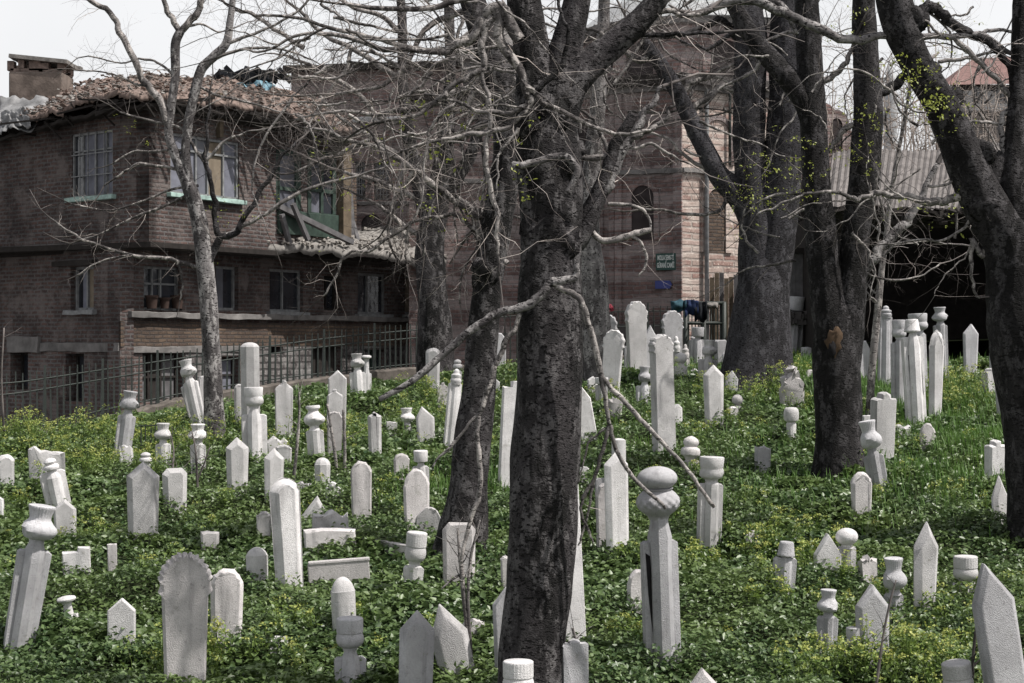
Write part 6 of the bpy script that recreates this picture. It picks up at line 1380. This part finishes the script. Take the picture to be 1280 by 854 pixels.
spray(t, 20, 930, 1120, 60, 330, 50, 130, 2, 4, -.5, 1, .5, .006)
t.bud(990, 210, 28, 60, -.4); t.bud(1085, 155, 16, 24, -.5); t.bud(1075, 200, 14, 20, -.5); t.bud(1065, 30, 18, 10, -.4); t.bud(950, 250, 16, 16, -.4)
t.done()
Y8 = 16.8
t = Tree('plane_tree', 'big mossy tree leaning left over the shed at the right edge', (1298, 700), Y8, M_bark_black)
t.trunk([(1314, 770, 112), (1311, 700, 94), (1307, 600, 96), (1299, 500, 100), (1290, 420, 100), (1280, 360, 88), (1263, 310, 68), (1243, 275, 58), (1224, 240, 55), (1208, 205, 54), (1194, 170, 50), (1176, 130, 44), (1157, 100, 42), (1141, 70, 42), (1128, 40, 46), (1119, 5, 46), (1110, -50, 40)], 34, .22)
t.trunk([(1290, 390, 40), (1284, 330, 46), (1275, 280, 42), (1268, 235, 36), (1268, 190, 28), (1271, 130, 22), (1274, 60, 19), (1276, 0, 18), (1277, -50, 17)], 20, .24)
t.knot(1138, 26, 50, -.05, .8); t.knot(1156, 92, 44, 0, .8); t.knot(1226, 190, 32, -.08); t.knot(1232, 262, 40, -.12); t.knot(1184, 128, 32, 0)
t.limb([(1236, 245, 22), (1240, 228, 22), (1248, 208, 20), (1255, 192, 16)], .1, .4, .008, tip=False, mat=M_bark_black, sides=12, lump=.3)
t.limb([(1226, 246, 12), (1205, 246, 12), (1185, 250, 11), (1162, 253, 10), (1140, 247, 9), (1118, 244, 7), (1098, 240, 7), (1085, 246, 6), (1072, 250, 6), (1060, 244, 5), (1030, 240, 4), (1000, 245, 3), (970, 258, 3), (945, 270, 2)], .5, .45, .006, pale=.35)
t.limb([(1310, 96, 6), (1280, 80, 6), (1255, 62, 6), (1228, 44, 7), (1190, 44, 8), (1150, 45, 9), (1110, 46, 9), (1075, 49, 11), (1045, 46, 11), (1020, 34, 12), (995, 24, 12), (970, 12, 12), (945, 2, 12), (920, 0, 12), (895, 8, 11), (880, 15, 9)], .35, .5, .006, mat=M_bark_pale, pale=.6)
t.limb([(960, 0, 8), (975, 5, 8), (985, 15, 7), (990, 28, 6), (998, 42, 3)], .3, .3, .005, mat=M_bark_pale, tip=False)
t.limb([(1150, 38, 14), (1148, 20, 15), (1160, 8, 15), (1172, 12, 14), (1185, 25, 13), (1205, 38, 12), (1232, 50, 11), (1250, 66, 10), (1262, 90, 8), (1264, 120, 6)], .6, .5, .007, mat=M_bark_black)
t.limb([(1192, 46, 7), (1212, 62, 7), (1232, 85, 7), (1256, 112, 7), (1280, 136, 7)], .3, .4, .006)
t.limb([(1225, 44, 6), (1238, 38, 5), (1262, 40, 4), (1290, 45, 4)], .7, .4, .005, mat=M_bark_pale)
t.limb([(1296, 132, 7), (1275, 134, 7), (1260, 138, 7), (1252, 155, 7), (1254, 185, 7), (1257, 215, 6), (1256, 250, 5), (1258, 275, 5), (1254, 300, 4)], .4, .35, .005, mat=M_bark_pale, pale=.7)
t.limb([(1262, 148, 6), (1270, 165, 6), (1280, 185, 6), (1282, 210, 5)], .5, .35, .005, mat=M_bark_pale)
t.limb([(1166, 180, 4), (1180, 168, 4), (1198, 158, 4), (1222, 152, 4), (1250, 156, 4)], .5, .35, .005, pale=.5)
t.limb([(1172, 77, 5), (1195, 75, 5), (1215, 72, 4), (1240, 66, 3)], .9, .4, .005)
t.limb([(1236, 300, 10), (1228, 320, 8), (1216, 300, 6), (1215, 330, 5), (1216, 360, 4), (1225, 372, 3)], .6, .4, .005, pale=.7)
t.limb([(1225, 260, 5), (1210, 280, 4), (1180, 300, 3), (1150, 300, 3), (1110, 305, 2)], 1.3, .4, .005, pale=.4)
t.limb([(1262, 300, 10), (1275, 310, 10), (1290, 305, 10)], .6, .4, .005)
spray(t, 34, 1090, 1290, -20, 320, 50, 150, 2, 4, -.4, 1.5, .5, .006, .25)
t.bud(1155, 90, 20, 20, -.5); t.bud(1170, 130, 22, 50, -.5); t.bud(1130, 90, 14, 14, -.3); t.bud(1180, 30, 40, 14); t.bud(1160, 260, 40, 16)
t.done()
# tree whose trunk is outside the left and upper frame is not needed; bare saplings and single stems
def sapling(label, stems, Y=None, mat=M_twig, dens=.5, tl=.3, bud=None):
    x0, y0 = stems[0][0][0], stems[0][0][1]; Y = Y or hit(x0, y0)
    root = empty('sapling', P(x0, y0, Y), label, 'sapling', 'thin leafless saplings'); tw = Tubes()
    for st in stems:
        a = resample(st, Y, 5); tb = Tubes(); tb.add(a[:, :3], a[:, 3], 6, .12, len(st)); world_child(tb.build('stem', mat), root)
        for _ in range(int(len(a) * dens)):
            i = rng.randint(len(a) // 3, len(a) - 1); grow(tw, Vector(a[i, :3]), Vector((rng.gauss(0, 1), rng.gauss(0, 1), 1.2)), tl * rng.uniform(.4, 1.2), max(.003, a[i, 3] * .4), 1, .1)
    if tw.n: tag(world_child(tw.build('twigs', mat), root), kind='stuff')
    if bud:
        A = np.array([tuple(P(x + rng.gauss(0, s_), y + rng.gauss(0, s_), Y + rng.gauss(0, .05))) for x, y, s_, k in bud for _ in range(k)])
        o = leaves('young_leaves', A[:, 0], A[:, 1], A[:, 2], .02 + .012 * nr.random(len(A)), .7, M_bud, .55); world_child(o, root); tag(o, kind='stuff')
sapling('tall pale brown sapling pole right of the dark forked tree', [[(1086, 525, 11), (1089, 480, 10), (1093, 430, 10), (1098, 380, 9), (1103, 330, 8), (1109, 285, 7), (1116, 230, 6), (1125, 180, 5), (1134, 130, 4), (1142, 90, 3)], [(1100, 350, 4), (1106, 310, 4), (1108, 280, 3), (1100, 250, 3), (1092, 215, 2)]], mat=M_limb, dens=.5, tl=.5)
sapling('twin reddish saplings left of the big trunk, before the flat-topped stone', [[(588, 835, 6), (585, 800, 5), (582, 770, 5), (579, 740, 6), (577, 712, 6), (574, 690, 4), (572, 660, 3)], [(590, 835, 5), (586, 780, 5), (585, 740, 4), (588, 700, 4), (592, 680, 3), (600, 650, 2)], [(580, 715, 3), (565, 725, 3), (552, 736, 2)]], mat=M_limb, dens=.25)
sapling('thin sapling in front of the low flat-topped stone on the left', [[(219, 632, 3), (217, 610, 3), (216, 585, 3), (217, 565, 2), (214, 545, 2)]], dens=.6)
sapling('thin sapling right of the rounded slabs behind the tall rounded stone', [[(366, 605, 5), (369, 580, 4), (372, 550, 4), (374, 520, 3), (374, 490, 2)]], dens=.4, mat=M_limb)
sapling('pair of red-brown shoots before the small scalloped slab', [[(421, 585, 4), (417, 555, 4), (413, 530, 3), (409, 505, 3)], [(431, 585, 4), (431, 560, 4), (430, 535, 4), (429, 512, 3)]], dens=.3, mat=M_limb)
sapling('small shrubby sapling over the capped stone beside the slim tree', [[(247, 610, 3), (246, 585, 3), (244, 560, 2), (240, 540, 2)], [(247, 600, 2), (255, 580, 2), (262, 560, 2)]], dens=1.0)
sapling('split brown stem at the lower edge right of the big trunk', [[(709, 870, 7), (713, 845, 7), (717, 820, 5), (719, 800, 4), (716, 785, 3)], [(712, 850, 4), (712, 825, 4), (715, 800, 3)]], dens=.1, mat=M_limb)
sapling('thin budding stem crossing the large grey pointed stone at the lower right', [[(1094, 870, 4), (1099, 830, 4), (1104, 795, 3), (1112, 755, 3), (1120, 725, 2)]], dens=.2, bud=[(1100, 820, 5, 8)])
sapling('budding shoot in front of the slanted slab in the lower right corner', [[(1217, 870, 4), (1216, 830, 4), (1219, 795, 4), (1224, 762, 3)], [(1195, 860, 3), (1215, 835, 3), (1235, 815, 2)]], dens=.2, bud=[(1225, 760, 4, 5), (1224, 785, 4, 6), (1218, 815, 8, 12), (1150, 770, 14, 16), (1160, 800, 18, 14), (1225, 840, 8, 8)])
sapling('low bare twiggy shoot among yellow weeds at the left edge', [[(6, 560, 3), (4, 520, 3), (2, 470, 2), (5, 410, 2)]], dens=.4)
# brushwood hillside between the shed and the distant house
tw = Tubes()
for _ in range(240):
    px = rng.uniform(1030, 1300); Yb = rng.uniform(46, 66); p = P(px, 235, Yb); p.z = -3.6; hb = rng.uniform(7, 12); pts = [p]
    for q in range(6): pts.append(pts[-1] + Vector((rng.gauss(0, .32), rng.gauss(0, .2), hb / 6)))
    tw.add(pts, [.045 * (1 - k_ / 8) for k_ in range(7)], 4)
    for _k in range(7):
        q = pts[rng.randint(2, 6)] + Vector((0, 0, rng.uniform(-.5, .5))); grow(tw, q, Vector((rng.gauss(0, 1.2), rng.gauss(0, .5), rng.uniform(-.1, 1.1))), rng.uniform(.8, 2.0), .016, 1, .1, .3)
o = tw.build('brushwood', twigmat('brushwood_bark', (.16, .135, .12), (.27, .235, .21))); tag(o, 'tangle of grey brown brushwood behind the shed roof', 'brushwood', kind='stuff')

# taller leaves crowding the feet of the stones
A = []
for kind_, xb_, yb_ in STONES:
    Yd = hit(xb_, yb_); c_ = P(xb_, yb_, Yd); m = int(90 * min(1.3, 22 / Yd)) if yb_ < 860 else 0
    for _ in range(m):
        x = c_.x + rng.gauss(0, .20); y = c_.y - .08 + rng.gauss(0, .16)
        A.append((x, y, float(gcover(x, y)) + abs(rng.gauss(0, .045))))
A = np.array(A); o = leaves('tall_leaves', A[:, 0], A[:, 1], A[:, 2], .036 + .024 * nr.random(len(A)), .5, M_leaf); tag(o, 'taller dark green leaves crowding round the feet of the gravestones', 'ground cover', kind='stuff')
